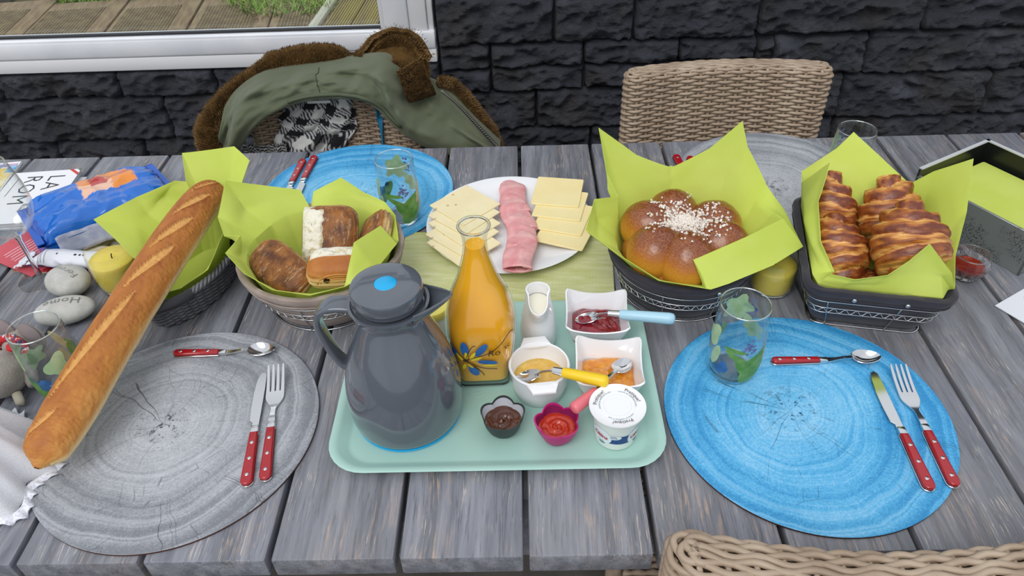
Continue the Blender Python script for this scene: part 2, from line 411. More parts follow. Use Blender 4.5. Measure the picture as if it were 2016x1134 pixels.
def build_table():
    t = thing('outdoor_table', 'long grey-washed wooden plank table laid for breakfast', 'table', (0, .44, 0))
    pm = mesh('plank', box(.1335, .8834, .032, .0025, 2), MPLANK, 40)
    for k in range(-10, 10):
        obj('plank', pm, None, t, (.14*k + .07, .0017, T - .016))
    for y in (-.36, .36): obj('apron_rail', box(2.6, .03, .08, .003, c=(0, y, T - .072)), MPLANK, t)
    for x in (-1.28, 0, 1.28): obj('cross_rail', box(.06, .70, .06, .003, c=(x, 0, T - .062)), MPLANK, t)
    for x in (-1.2, 1.2):
        for y in (-.33, .33): obj('leg', box(.09, .09, T - .032, .006, c=(x, y, (T - .032)/2)), MPLANK, t)
build_table()

# ================================================================== wicker chairs
def m_wicker():
    s = NT('woven_beige_cane'); co = s.coord(); rnd = s.n('ObjectInfo').outputs['Random']
    c = s.ramp(s.noise(co, 18, 4), (.3, C('#8d7a68')), (.5, C('#a5927e')), (.7, C('#b9a894')))
    c = s.mix(s.math('MULTIPLY', rnd, .25), c, C('#94816d'))
    s.bsdf(Base=c, Roughness=.45, Spec=.4, Normal=s.bump(s.noise(s.coord(scale=(.15, 1, 1)), 400, 3), .25, .0006)); return s.m
MCANE = m_wicker(); MCANE2 = mat('brown_cane_core', '#5f5040', .8, '#6f5f4d', 60)
HW, HT, NST = .213, .024, 34
def loop_at(s, inset=0.0):
    """point and outward normal on the backrest outline at arc fraction s"""
    a, r = HW - HT, HT - inset; Ls, Lc = 2*a, pi*HT; Lt = 2*(Ls + Lc); q = (s % 1)*Lt
    if q < Ls: x, y, nx, ny = -a + q, -r, 0, -1
    elif q < Ls + Lc: an = -pi/2 + (q - Ls)/HT; x, y, nx, ny = a + r*cos(an), r*sin(an), cos(an), sin(an)
    elif q < 2*Ls + Lc: x, y, nx, ny = a - (q - Ls - Lc), r, 0, 1
    else: an = pi/2 + (q - 2*Ls - Lc)/HT; x, y, nx, ny = -a + r*cos(an), r*sin(an), cos(an), sin(an)
    return x, y - .030*(1 - (x/HW)**2), nx, ny
def strand_mesh(phase, inset=0.0, amp=.0031):
    n = NST*6; P = []
    for i in range(n):
        x, y, nx, ny = loop_at(i/n, inset); d = amp*cos(pi*i/6 + phase*pi); P.append((x + nx*d, y + ny*d, 0))
    return tube(P, .0040, 6, True, flat=.95, up=(0, 0, 1))
def make_chair(label, group):
    c = thing('wicker_chair', label, 'chair', group=group)
    z0, z1 = .44, .826
    def core(u, v):
        x, y, nx, ny = loop_at(u, .006); k = 1 if v < .97 else .55
        return (x, lerp(y, y - (ny*(HT - .006)*.6), 0 if v < .97 else .7), lerp(z0 - .04, z1 - .004, v))
    cm = grid(core, 120, 10, cu=True); n = len(cm[0]); cm[1].append(tuple(range(n - 120, n)))
    b = obj('backrest', cm, MCANE2, c, (0, -.2, 0), smooth=60)
    ma = [mesh('cane_strand', strand_mesh(p), MCANE, 180) for p in (0, 1)]
    pitch = .0069; k = 0; z = z0
    while z < z1 - .012: obj('cane_strand', ma[k % 2], None, b, (0, 0, z)); z += pitch; k += 1
    for ins, dz in ((.001, .0), (.0045, .0050), (.0100, .0082), (.0155, .0096), (.0205, .0098)):
        obj('cane_strand', strand_mesh(k % 2, ins, .003), MCANE, b, (0, 0, z + dz), smooth=180); k += 1
    sm_ = mesh('stake', tube([(0, 0, z0 - .04), (0, 0, z1 - .006)], .0036, 6), MCANE, 60)
    for i in range(NST):
        x, y, nx, ny = loop_at((i + .0)/NST); obj('stake', sm_, None, b, (x, y, 0))
        if ny == -1:
            obj('stake', tube([(x, y - .002 + (2*HT + .004)*(k/8), z1 - .008 + .0085*sin(pi*k/8)**.6) for k in range(9)], .0032, 6), MCANE, b, smooth=60)
    st = obj('seat', box(.43, .43, .05, .015, 3, c=(0, .02, .425)), MCANE2, c)
    rows = [tube([(-.216 + .432*i/40, y, .452 + .0025*cos(pi*i + k*pi)) for i in range(41)], .0055, 5) for k, y in enumerate([-.185 + .0115*j for j in range(36)])]
    obj('seat_weave', joinm(*rows), MCANE, st, smooth=180, kind='stuff')
    for sx in (-1, 1):
        for sy in (-1, 1): obj('leg', joinm(tube([(sx*.18, .02 + sy*.18, .41), (sx*.185, .02 + sy*.19, 0)], [.022, .017], 10)), MCANE, c)
    return c
ch = make_chair('beige wicker chair pushed in below the near edge by the blue placemat with a glass', 'wicker chairs around the table')
ch.location = (.357, .161, 0); ch.rotation_euler = (0, 0, rad(-1))
dup(ch, (.440, .835, 0), rad(181), 'bare beige wicker chair standing before the dark stone wall')
cc_ = dup(ch, (-.400, .842, 0), rad(180), 'beige wicker chair with a green coat hung over its back'); cc_.scale = (.86, 1, .942)

# ================================================================== coat, scarf and strap on the far chair
MGREEN = mat('olive_green_cotton', '#50573f', .8, '#5c634c', 6, bump=.25, bscale=350, bdist=.0006, Sheen=.2)
def m_fur():
    s = NT('brown_pile_fur'); co = s.coord(); c = s.ramp(s.noise(co, 60, 4), (.35, C('#2b1d0d')), (.65, C('#4a351a')))
    s.bsdf(Base=c, Roughness=1.0, Spec=.1, Sheen=1.0, Normal=s.bump(s.noise(co, 300, 4, .7), .9, .004), **{'Sheen Tint': (*C('#b08a52'), 1), 'Sheen Roughness': .4}); return s.m
MFUR = m_fur()
def Z(L): return [(x, y, z + T) for x, y, z in L]
def build_coat():
    c = thing('parka_coat', 'olive green parka with brown fur trim hung over the wicker chair', 'coat', (-.37, 1.0, T))
    o = Vector(c.location); rel = lambda m: ([tuple(Vector(p) - o) for p in m[0]], m[1])
    L = Z([(-.620,.950,-.06),(-.593,.950,-.03),(-.550,.955,.019),(-.508,.960,.047),(-.458,.965,.065),(-.411,.970,.072),(-.365,.970,.073),(-.319,.970,.067),(-.289,.970,.047),(-.260,.970,.008),(-.227,.970,-.025),(-.175,.970,-.055),(-.111,.970,-.075),(-.042,.970,-.10)])
    U = Z([(-.631,1.,-.002),(-.625,1.02,.029),(-.592,1.03,.063),(-.539,1.04,.091),(-.485,1.05,.101),(-.431,1.05,.107),(-.377,1.05,.112),(-.324,1.05,.114),(-.271,1.05,.114),(-.232,1.05,.088),(-.183,1.05,.053),(-.147,1.06,.035),(-.101,1.05,-.014),(-.042,1.02,-.073)])
    Lc, Uc = crom(L, 8), crom(U, 8); n = len(Lc) - 1
    def sh(u, v):
        i = round(u*n); a, b = Lc[i], Uc[i]
        if v < .12:                                   # hem turned under, rolling back to the chair
            t = v/.12; p = a + Vector((0, .032*(1 - t)**2, -.006*(1 - t)*(t)*4)); 
            return p + Vector((0, 0, -.004*(1 - t)))
        if v > .78:                                   # over the top and down behind
            t = (v - .78)/.22; return b + Vector((0, .085*sin(t*pi/2), .010*sin(t*pi) - .10*t*t))
        t = (v - .12)/.66
        p = a.lerp(b, t); bul = sin(pi*t)
        f = .016*nz(u*5 + 2, t*1.2, 0, 2.4, 3) + .0115*sin(17*u + 5*t + 3*nz(u*4, t, 5)) * sm((u - .45)/.2) + .008*sin(26*u*1.0 - 6*t)*sm((.35 - u)/.2)
        return p + Vector((0, -.020*bul - f*(.3 + bul), .010*bul + .4*f*bul))
    obj('shell', rel(grid(sh, n, 34)), MGREEN, c, smooth=180)
    seam = [sh(.40 + .012*t, .2 + .5*t) + Vector((0, -.0012, .0006)) for t in [k/14 for k in range(15)]]
    obj('seam', rel(tube(seam, .0009, 5)), mat('dark_olive_thread', '#3c4233', .8), c)
    hem = [sh(q/60, .17) + Vector((0, -.003, 0)) for q in range(18, 44)]
    obj('hem_binding', rel(tube(hem, .0042, 6)), mat('olive_binding', '#4d553f', .75), c, smooth=180)
    V, F = [], []; rr = random.Random(5)
    def pile(pts, nrm, cnt, ln):
        for _ in range(cnt):
            p, q = pts(rr), None; d = nrm(p) + Vector((rr.uniform(-.5, .5), rr.uniform(-.5, .5), rr.uniform(-.5, .5))); d.normalize()
            s = d.orthogonal().normalized()*.0007; k = len(V); l = ln*rr.uniform(.6, 1.2)
            V.extend([tuple(p + s - o), tuple(p - s - o), tuple(p + d*l - o)]); F.append((k, k + 1, k + 2))
    def trim(P, R, name, cnt):
        path = crom(P, 8); m = len(path); RR = [interp([(j/(len(R) - 1), r) for j, r in enumerate(R)], i/(m - 1))*(1 + .13*nz(i*.35, len(P), 0, 1.0, 2)) for i in range(m)]
        tb = tube(path, RR, 14); tb = ([tuple(Vector(p) + Vector((0, 0, .0022*nz(p[0]*70, p[1]*70, p[2]*70)))) for p in tb[0]], tb[1])
        obj(name, rel(tb), MFUR, c, smooth=180)
        vs = tb[0]
        def pt(r):
            pt.i = r.randrange(m - 1)*14 + r.randrange(14); a = Vector(vs[pt.i]); b = Vector(vs[min(pt.i + 15, len(vs) - 1)]); e = a.lerp(b, r.random())
            pt.c = path[pt.i//14]; return e
        pile(pt, lambda p: (p - pt.c).normalized(), cnt, .0055)
    trim(Z([(-.662,.98,-.06),(-.668,1.,-.025),(-.662,1.02,.0),(-.637,1.04,.031),(-.595,1.06,.061),(-.551,1.07,.082),(-.508,1.08,.104),(-.446,1.08,.114),(-.387,1.08,.114),(-.352,1.08,.102),(-.321,1.08,.106)]),
         [.024, .027, .024, .019, .018, .018, .022, .024, .023, .014, .018], 'fur_trim', 9000)
    trim(Z([(-.170,1.06,.059),(-.141,1.07,.047),(-.116,1.07,.018),(-.085,1.06,-.024),(-.059,1.05,-.061),(-.043,1.03,-.10)]), [.010, .012, .013, .013, .012, .009], 'fur_trim', 3500)
    # upright fur collar, curling forward
    B = crom(Z([(-.335,1.06,.100),(-.300,1.055,.108),(-.262,1.05,.109),(-.228,1.045,.099),(-.203,1.04,.078)]), 8); Tp = crom(Z([(-.325,1.085,.112),(-.294,1.092,.143),(-.253,1.10,.153),(-.212,1.09,.143),(-.188,1.068,.104)]), 8); nb = len(B) - 1
    def col(u, v):
        i = round(u*nb); a, b = B[i], Tp[i]
        if v < .5: p = a.lerp(b, v*2); return p + Vector((0, .045*sin(v*2*pi), -.006*sin(v*2*pi)))
        t = (v - .5)*2; w = b + Vector((0, .022*sin(t*pi/2) , .008*sin(t*pi) - .09*t*t)); return w
    cm = grid(col, nb, 16); cm = thick(cm, .012); cm = ([tuple(Vector(p) + Vector((0, .002*nz(p[0]*60, p[2]*60, 1), .003*nz(p[0]*60, p[1]*60, p[2]*60)))) for p in cm[0]], cm[1])
    obj('fur_collar', rel(cm), MFUR, c, smooth=180)
    def pc(r): return Vector(cm[0][r.randrange(len(cm[0]))]) + Vector((r.uniform(-.004, .004),)*3)
    pile(pc, lambda p: (p - Vector((-.26, 1.05, T + .09))).normalized(), 3500, .006)
    for Q, nm in ((Z([(-.249,1.025,.100),(-.197,1.045,.120),(-.178,1.028,.066),(-.231,.995,.058)]), 'collar_flap'), (Z([(-.232,.995,.058),(-.177,1.028,.066),(-.172,1.03,.044),(-.226,.997,.042)]), 'collar_flap')):
        q = [Vector(p) for p in Q]
        def fl(u, v):
            p = q[0].lerp(q[1], u).lerp(q[3].lerp(q[2], u), v); e = sin(pi*u)*sin(pi*v)
            return p + Vector((0, -.012*e**.5 + .002*nz(u*9, v*9), .004*e + .0015*nz(u*11, v*11, 4)))
        g = thick(grid(fl, 18, 14), -.012); obj(nm, rel(g), MFUR, c, smooth=180)
        def pf(r): return fl(r.random(), r.random())
        pile(pf, lambda p: Vector((0, -1, .35)), 2200, .005)
    s = NT('fur_fibres'); s.bsdf(Base=s.ramp(s.noise(s.coord(), 30, 3), (.35, C('#4a351b')), (.65, C('#7d613a'))), Roughness=.9)
    obj('fur_pile', (V, F), s.m, c, smooth=0, kind='stuff')
    zp = crom(Z([(-.158,1.022,.052),(-.125,1.018,.020),(-.089,1.004,-.018),(-.046,.985,-.062)]), 10)
    z = obj('zip', rel(ribbon([p + Vector((0, -.004, .004)) for p in zp], [.009]*len(zp), .002)), mat('black_zip_tape', '#23242a', .7), c, smooth=0)
    tb = [box(.0045, .0025, .0014, c=tuple(zp[int(i*(len(zp) - 1)/40)] .lerp(zp[min(int(i*(len(zp) - 1)/40) + 1, len(zp) - 1)], i*(len(zp) - 1)/40 % 1) + Vector((0, -.008, .007)) - o)) for i in range(41)]
    obj('zip_teeth', joinm(*tb), mat('brass_teeth', '#c9c2b0', .35, Metallic=.8), z, smooth=0)
build_coat()
def build_scarf():
    L = crom(Z([(-.483,1.040,.046),(-.504,1.034,.006),(-.527,1.028,-.027),(-.545,1.022,-.079),(-.55,1.022,-.14)]), 16); R = crom(Z([(-.356,1.044,.041),(-.352,1.040,-.003),(-.360,1.038,-.038),(-.402,1.038,-.094),(-.41,1.038,-.14)]), 16); n = len(L) - 1
    def f(u, v):
        p = L[round(v*n)].lerp(R[round(v*n)], u)
        return p + Vector((.012*nz(u*2, v*3, 7, 1.6), -.014*abs(sin(5.5*u + 2.2*v + 2*nz(u*2, v*2, 1)))*sin(pi*min(1, max(0, u)))**.4 - .008*abs(nz(u*3, v*3, 2)), .006*nz(u*4, v*4, 3)))
    N = 110; m = grid(f, N, n*2 if False else n); mu = N + 1; cols = []
    for j in range(n + 1):
        for i in range(mu):
            u, v = i/N, j/n; a = u*6.4 + 1.8*v + .22*nz(u*3, v*3, 9); b = v*9.5 - 1.6*u + .22*nz(u*3, v*3, 12)
            k = int(math.floor(a)) % 2 + int(math.floor(b)) % 2; h = (a*4 + b*4) % 1
            cols.append(C('#dadad8') if k == 2 else (C('#1b1c21') if k == 0 else (C('#c6c6c8') if h < .5 else C('#26272d'))))
    o = Vector((-.45, 1.03, T)); m = ([tuple(Vector(p) - o) for p in m[0]], m[1])
    c = thing('checked_scarf', 'black and white checked scarf stuffed under the coat on the chair', 'scarf', tuple(o))
    ms = mat('checked_wool', '#ffffff', .95, attr=True, bump=.5, bscale=500); obj('cloth', m, ms, c, smooth=180, cols=cols)
    def g(u, v): return (lerp(-.600, -.510, u) - o.x, lerp(1.004, 1.014, u) - .010*abs(nz(u*6, v*3)) - o.y, lerp(-.11, -.048 - .01*u + .008*nz(u*7, 2), v))
    m2 = grid(g, 40, 24); cols2 = [(C('#d5d5d3') if (int(i/41*4 + (i % 41)*.16) + int((i % 41)*.2)) % 3 == 0 else C('#202127')) for i in range(len(m2[0]))]
    obj('cloth', m2, ms, c, smooth=180, cols=cols2)
    obj('care_label', box(.048, .002, .006, c=(.032, -.018, .043)), mat('white_label_tape', '#e6e6e4', .6), c)
build_scarf()
sp = crom(Z([(-.307, 1.036, .040), (-.301, 1.034, .001), (-.301, 1.032, -.034), (-.306, 1.030, -.11)]), 8)
tag(obj('blue_strap', ribbon([tuple(p - Vector((-.303, 1.03, T))) for p in sp], [.013]*len(sp), .002), mat('turquoise_webbing', '#1c86b8', .6, bump=.2, bscale=900), loc=(-.303, 1.03, T), smooth=0), 'turquoise blue strap hanging down the chair back under the coat', 'strap')

# ================================================================== placemats printed like a sawn trunk
def m_rings(name, dark, mid, light, crack, seed):
    s = NT(name); co = s.coord(loc=(.012 + .004*seed, -.006, seed*3.0))
    wr = s.n('VectorMath', {0: co, 1: s.n('VectorMath', {0: s.n('TexNoise', {'Vector': co, 'Scale': 6., 'Detail': 3.}).outputs['Color'], 1: (.05, .05, 0)}, operation='MULTIPLY').outputs[0]}, operation='ADD').outputs[0]
    sp = s.n('SeparateXYZ', {0: s.n('VectorMath', {0: wr, 1: (-.025, -.025, 0)}, operation='ADD').outputs[0]})
    x, y = sp.outputs[0], sp.outputs[1]
    r = s.math('SQRT', s.math('ADD', s.math('MULTIPLY', x, x), s.math('MULTIPLY', y, y)))
    th = s.math('ARCTAN2', y, x)
    ring = s.n('TexNoise', {'W': s.math('MULTIPLY', r, 46.), 'Scale': 1., 'Detail': 5., 'Roughness': .7}, noise_dimensions='1D').outputs['Fac']
    grain = s.noise(s.n('Mapping', {'Vector': co, 'Scale': (1, 1, 1)}).outputs[0], 420, 3, .8)
    spot = s.noise(co, 9, 4, .6)
    k = s.math('ADD', s.math('MULTIPLY', ring, .47), s.math('ADD', s.math('MULTIPLY', spot, .32), s.math('MULTIPLY', grain, .40)))
    k = s.math('SUBTRACT', k, s.math('MULTIPLY', s.ramp(r, (.06, 0.), (.17, 1.)), .12))
    c = s.ramp(k, (.42, dark), (.55, mid), (.70, light))
    wl = s.ramp(s.n('TexNoise', {'W': s.math('MULTIPLY', r, 95.), 'Scale': 1., 'Detail': 2.}, noise_dimensions='1D').outputs['Fac'], (.68, 0.), (.74, 1.))
    c = s.mix(s.math('MULTIPLY', wl, .35), c, light)
    pol = s.n('CombineXYZ', {0: s.math('MULTIPLY', th, 1.9), 1: s.math('MULTIPLY', r, 11.), 2: seed*1.0}).outputs[0]
    vor = s.n('TexVoronoi', {'Vector': pol, 'Scale': 1.5, 'Randomness': 1.}, feature='DISTANCE_TO_EDGE').outputs['Distance']
    cr = s.math('MULTIPLY', s.ramp(vor, (.0, 1.), (.012, 0.)), s.ramp(s.noise(co, 22, 3), (.52, 0.), (.58, .7)))
    n1 = s.n('TexNoise', {'W': s.math('ADD', s.math('MULTIPLY', th, 3.2), s.math('MULTIPLY', s.noise(co, 30, 2), .35)), 'Scale': 1.6, 'Detail': 1.}, noise_dimensions='1D').outputs['Fac']
    rad_ = s.ramp(s.math('DIVIDE', s.math('ABSOLUTE', s.math('SUBTRACT', n1, .5)), s.math('ADD', .0006, s.math('DIVIDE', .00022, s.math('ADD', r, .006)))), (.3, 1.), (1.0, 0.))
    cr = s.math('MAXIMUM', cr, s.math('MULTIPLY', rad_, s.ramp(s.noise(co, 13, 3), (.48, 0.), (.58, .9))))
    ctr = s.math('MULTIPLY', s.ramp(s.noise(co, 130, 4, .7), (.56, 0.), (.62, 1.)), s.ramp(r, (.012, 1.), (.05, 0.)))
    c = s.mix(s.math('MAXIMUM', s.math('MULTIPLY', cr, .85), ctr), c, crack)
    s.bsdf(Base=c, Roughness=.5, Spec=.35, Normal=s.bump(grain, .1, .0005)); return s.m
MBLUE = m_rings('blue_trunk_print', C('#2f8ac2'), C('#58aedd'), C('#93cbec'), C('#24506e'), 1)
MGREY = m_rings('grey_trunk_print', C('#7b7f86'), C('#9fa3a9'), C('#c0c4ca'), C('#3f4247'), 2)
MEDGE = mat('brown_board_edge', '#4a2a22', .7)
md = lathe([(0, 0), (.1745, 0), (.175, .0006), (.175, .0032), (.1742, .0038), (0, .0038)], 96)
def edge(p): return 1 if p.normal.z < .5 else 0
matb = mesh('placemat', md, [MBLUE, MEDGE], 30, fm=edge); matg = mesh('placemat', md, [MGREY, MEDGE], 30, fm=edge)
for me, loc, rz, lb in ((matb, (.354, .189), .3, 'round blue wood-ring placemat with a tumbler and all three cutlery pieces on it'), (matg, (-.438, .183), .0, 'round grey wood-ring placemat under the tip of the baguette'),
                        (matb, (-.297, .722), 2.2, 'round blue wood-ring placemat by the chair with the coat'), (matg, (.462, .728), 1.3, 'round grey wood-ring placemat behind the round brioche basket')):
    tag(obj('placemat', me, None, loc=(*loc, T), rot=(0, 0, rz)), lb, 'placemat', 'round trunk-print placemats')
ZM = T + .0038

# ================================================================== red handled cutlery
MSTEEL = mat('polished_steel', '#d6d8da', .12, Metallic=1.0); MRED = mat('deep_red_plastic', '#a3141f', .22, Coat=.4)
def handle(t, L, w0, w1, y0):
    """handle lying along -y from y0: red scales on a steel tang with three rivets"""
    def outl(g):
        pts = []; n = 10
        for i in range(n + 1): a = pi + pi*i/n; pts.append(((w1/2 + g)*cos(a), y0 - L + w1/2 + (w1/2 + g)*sin(a)))
        return pts + [(w0/2 + g, y0), (-w0/2 - g, y0)]
    obj('tang', prism(outl(.0006), .0012, .0032, .0004, 1), MSTEEL, t)
    h = obj('handle', joinm(prism(outl(0), .0030, .0082, .0026, 4), prism(outl(0), .0002, .0014, .0004, 1)), MRED, t, smooth=60)
    for k in (.2, .5, .8): obj('rivet', lathe([(0, .0088), (.0017, .0088), (.0024, .0083), (.0024, .006)], 12), MSTEEL, h, (0, y0 - L*k - .002, 0))
    obj('bolster', box(w0*.92, .011, .0062, .0015, 2, c=(0, y0 + .0052, .0038)), MSTEEL, t)
def make_fork(label, group):
    t = thing('fork', label, 'fork', group=group); handle(t, .079, .0105, .0145, -.012)
    zc = lambda y: .0055 - .0025*sm(y/.03) + .013*(max(0, y - .036)/.058)**1.7
    neck = [(0, -.003 + .0025*i, zc(-.003 + .0025*i)) for i in range(19)]; wn = [lerp(.0085, .0058, sm(i/8)) if i < 9 else lerp(.0058, .0235, sm((i - 9)/9)**.8) for i in range(19)]
    body = [(0, .042 + .002*i, zc(.042 + .002*i)) for i in range(5)]
    parts = [ribbon(neck, wn, .0022), ribbon(body, [.0235]*5, .002)]
    for k in range(4):
        x = (k - 1.5)*.0063; P = [(x*(1 + .02*i/6), .049 + .0068*i, zc(.049 + .0068*i)) for i in range(7)]
        parts.append(ribbon(P, [.0045, .0041, .0038, .0036, .0034, .003, .0018], .0018))
    obj('tines', joinm(*parts), MSTEEL, t, smooth=30); return t
def make_knife(label, group):
    t = thing('table_knife', label, 'knife', group=group); handle(t, .079, .0105, .0145, -.012)
    o = [(-.0045, -.003), (-.0045, .004), (-.0085, .008), (-.0092, .03), (-.0090, .055), (-.0072, .078), (-.004, .089), (.001, .0925), (.0052, .088), (.0056, .06), (.0050, .02), (.0045, -.003)]
    obj('blade', prism(o, .0032, .0046, .0005, 1), MSTEEL, t, smooth=30); return t
def make_spoon(label, group):
    t = thing('teaspoon', label, 'spoon', group=group); handle(t, .064, .0085, .0115, -.012)
    zc = lambda y: .004 + .004*sm((y)/.025)
    neck = [(0, -.003 + .003*i, zc(-.003 + .003*i)) for i in range(12)]
    def bowl(u, v):
        a = 2*pi*u; rr = v; x = .0128*rr*cos(a); y = .049 + .0195*rr*sin(a); wd = 1 - .18*(sin(a))*rr
        return (x*wd, y, .0018 + .0075*rr**2.2)
    b = thick(grid(bowl, 28, 7, cu=True), .0009)
    obj('bowl', joinm(b, ribbon(neck, [lerp(.0075, .0042, sm(i/6)) for i in range(12)], .0022)), MSTEEL, t, smooth=60); return t
def along(p0, p1): # rotation so that +y points from p0 to p1
    return atan2(-(p1[0] - p0[0]), p1[1] - p0[1])
fk = make_fork('red-handled fork on the grey placemat under the baguette tip', 'red handled forks'); fk.location = (-.3198, .188, ZM); fk.rotation_euler = (0, 0, along((-.306, .095), (-.335, .280)))
kn = make_knife('red-handled knife on the grey placemat under the baguette tip', 'red handled knives'); kn.location = (-.3390, .181, ZM); kn.rotation_euler = (0, 0, along((-.326, .089), (-.351, .266)))
spn = make_spoon('red-handled teaspoon on the grey placemat under the baguette tip', 'red handled teaspoons'); spn.location = (-.4135, .3125, ZM); spn.rotation_euler = (0, 0, along((-.487, .3135), (-.355, .3135)))
dup(fk, (.4885, .163, ZM), along((.487, .075), (.491, .254)), 'red-handled fork on the blue placemat next to the tumbler')
dup(kn, (.4585, .159, ZM), along((.457, .068), (.460, .250)), 'red-handled knife on the blue placemat next to the tumbler')
dup(spn, (.4095, .2735, ZM), along((.336, .2735), (.479, .2735)), 'red-handled teaspoon on the blue placemat next to the tumbler')
dup(kn, (-.4245, .745, ZM), along((-.429, .838), (-.437, .70)), 'red-handled knife on the blue placemat by the coat, farther from its tumbler')
dup(kn, (-.4045, .757, ZM), along((-.4085, .85), (-.418, .69)), 'red-handled knife on the blue placemat by the coat, nearer its tumbler')
dup(kn, (.305, .725, ZM), along((.293, .82), (.303, .70)), 'red-handled knife on the grey placemat behind the brioche, farther from the croissants')
dup(fk, (.328, .718, ZM), along((.318, .812), (.325, .70)), 'red-handled fork on the grey placemat behind the brioche')

# ================================================================== tumblers with painted leaves and berries
MGLASS = thin_glass('clear_glass', (.982, .99, .988)); MTHICK = NT('thick_clear_glass'); MTHICK.bsdf(Base=(.97, .985, .98), Roughness=.02, Trans=1.0, IOR=1.4); MTHICK = MTHICK.m
MRIM = thin_glass('bright_glass_rim', (.9, .96, .93), .05, f0=.30)
TP = [(.0, .0262), (.004, .0285), (.015, .0325), (.03, .0342), (.05, .0343), (.08, .0330), (.118, .0312)]
def paint(name, col, col2):
    s = NT(name); c = s.ramp(s.noise(s.coord(), 60, 3), (.35, C(col)), (.65, C(col2)))
    b = s.n('BsdfPrincipled', {'Base Color': c, 'Roughness': .35}); tl = s.n('BsdfTranslucent', {'Color': c})
    mx = s.n('MixShader', {0: .35, 1: b.outputs[0], 2: tl.outputs[0]}); s.t.links.new(mx.outputs[0], s.out.inputs[0]); return s.m
PG, PL, PB, PV, PY = paint('leaf_green_enamel', '#5f9a45', '#8dbb6a'), paint('pale_green_enamel', '#a9cf9f', '#c4ddb4'), paint('berry_blue_enamel', '#2f5f9f', '#4f86c4'), paint('violet_enamel', '#5a5f9c', '#8d92c0'), paint('straw_enamel', '#cbb98a', '#e0d3a6')
def tr(z): return interp([(a, b) for a, b in TP], z)
def onglass(m, a0, z0, inside=False):
    def f(x, y, z): zz = z0 + y; r = tr(zz) + .0004; a = a0 + x/.034; return (r*cos(a), r*sin(a), zz)
    return mapm(m, f)
def blob(pts, n=3):
    """filled flat outline with inner rings so that it bends on a curved surface"""
    cx = sum(p[0] for p in pts)/len(pts); cy = sum(p[1] for p in pts)/len(pts); V = [(cx, cy, 0)]; F = []; m = len(pts)
    for k in range(1, n + 1):
        for p in pts: V.append((lerp(cx, p[0], k/n), lerp(cy, p[1], k/n), 0))
    for i in range(m): F.append((0, 1 + i, 1 + (i + 1) % m))
    for k in range(n - 1):
        for i in range(m): a, b = 1 + k*m, 1 + (k + 1)*m; F.append((a + i, b + i, b + (i + 1) % m, a + (i + 1) % m))
    return V, F
def leaf(L, W, lobes=0, rz=0):
    pts = []
    for i in range(28):
        a = 2*pi*i/28; r = 1 + (.22*cos(lobes*a) if lobes else 0); pts.append((W/2*sin(a)*r, L/2*cos(a)*r))
    m = blob(pts); c, s = cos(rz), sin(rz); return [(x*c - y*s, x*s + y*c, 0) for x, y, z in m[0]], m[1]
def dots(n, R, r, seed):
    q = random.Random(seed); return joinm(*[xf(blob([(r*cos(2*pi*i/8), r*sin(2*pi*i/8)) for i in range(8)], 1), (q.gauss(0, R*.5), q.gauss(0, R*.5), 0)) for _ in range(n)])
def make_tumbler(label, group):
    t = thing('tumbler', label, 'glass', group=group)
    outer = [(r, z) for z, r in TP]; inner = [(r - .0014, z) for z, r in reversed(TP) if z > .01]
    prof = [(0, 0)] + outer + [(.0308, .1188), (.0300, .118)] + inner[1:] + [(.020, .0095), (0, .0085)]
    def fine(p):
        c = crom([(a, 0, b) for a, b in p], 3); return [(max(0, q.x), q.z) for q in c]
    obj('glass_wall', lathe(prof, 56), MGLASS, t, smooth=60)
    obj('glass_base', lathe([(0, .0004), (.0255, .0004), (.0278, .004), (.0295, .0085), (0, .0080)], 40), MTHICK, t, smooth=50)
    obj('rim', tube([(.0306*cos(2*pi*i/56), .0306*sin(2*pi*i/56), .1186) for i in range(56)], .0010, 6, True), MRIM, t, smooth=180)
    P = -pi/2
    for nm, m, mt, a, z in (('painted_leaf', leaf(.056, .032, 0, -.45), PG, P + .50, .034), ('painted_leaf', leaf(.04, .016, 0, .5), PG, P + .05, .040), ('painted_leaf', leaf(.034, .012, 0, -.2), PL, P - 1.1, .048), ('painted_berries', dots(9, .011, .0048, 31), PB, P - 2.2, .045), ('painted_leaf', leaf(.044, .02, 0, .6), PG, P + pi + .6, .04), ('painted_leaf', leaf(.036, .014, 0, -.6), PL, P + pi - .7, .06), ('painted_leaf', leaf(.048, .009, 0, 1.0), PG, P - .1, .052), ('painted_leaf', leaf(.036, .008, 0, -1.1), PG, P + .5, .056),
                            ('painted_leaf', leaf(.03, .007, 0, 1.45), PG, P - .35, .067), ('painted_leaf', leaf(.040, .036, 5, .3), PL, P + pi - .1, .085), ('painted_leaf', leaf(.034, .026, 3, -.5), PL, P - 1.45, .075), ('painted_leaf', leaf(.03, .026, 5, 1), PL, P + 2.2, .055),
                            ('painted_berries', dots(26, .0105, .0019, 4), PV, P + .12, .074), ('painted_berries', dots(7, .008, .0052, 8), PB, P - .75, .030), ('painted_berries', dots(20, .0095, .0022, 5), PV, P + 2.5, .09),
                            ('painted_ear', leaf(.044, .011, 0, -.35), PY, P + 1.1, .062), ('painted_ear', leaf(.034, .009, 0, -.2), PY, P + 1.2, .034)):
        obj(nm, onglass(m, a, z), mt, t, smooth=180)
    return t
tb = make_tumbler('painted tumbler standing on the blue placemat with the teaspoon', 'painted tumblers'); tb.location = (.277, .262, ZM)
dup(tb, (-.204, .634, ZM), .25, 'painted tumbler on the blue placemat by the coat')
dup(tb, (-.609, .253, T), 2.2, 'painted tumbler half hidden behind the baguette')
dup(tb, (.566, .690, ZM), 1.0, 'painted tumbler mostly hidden behind the croissant napkin')

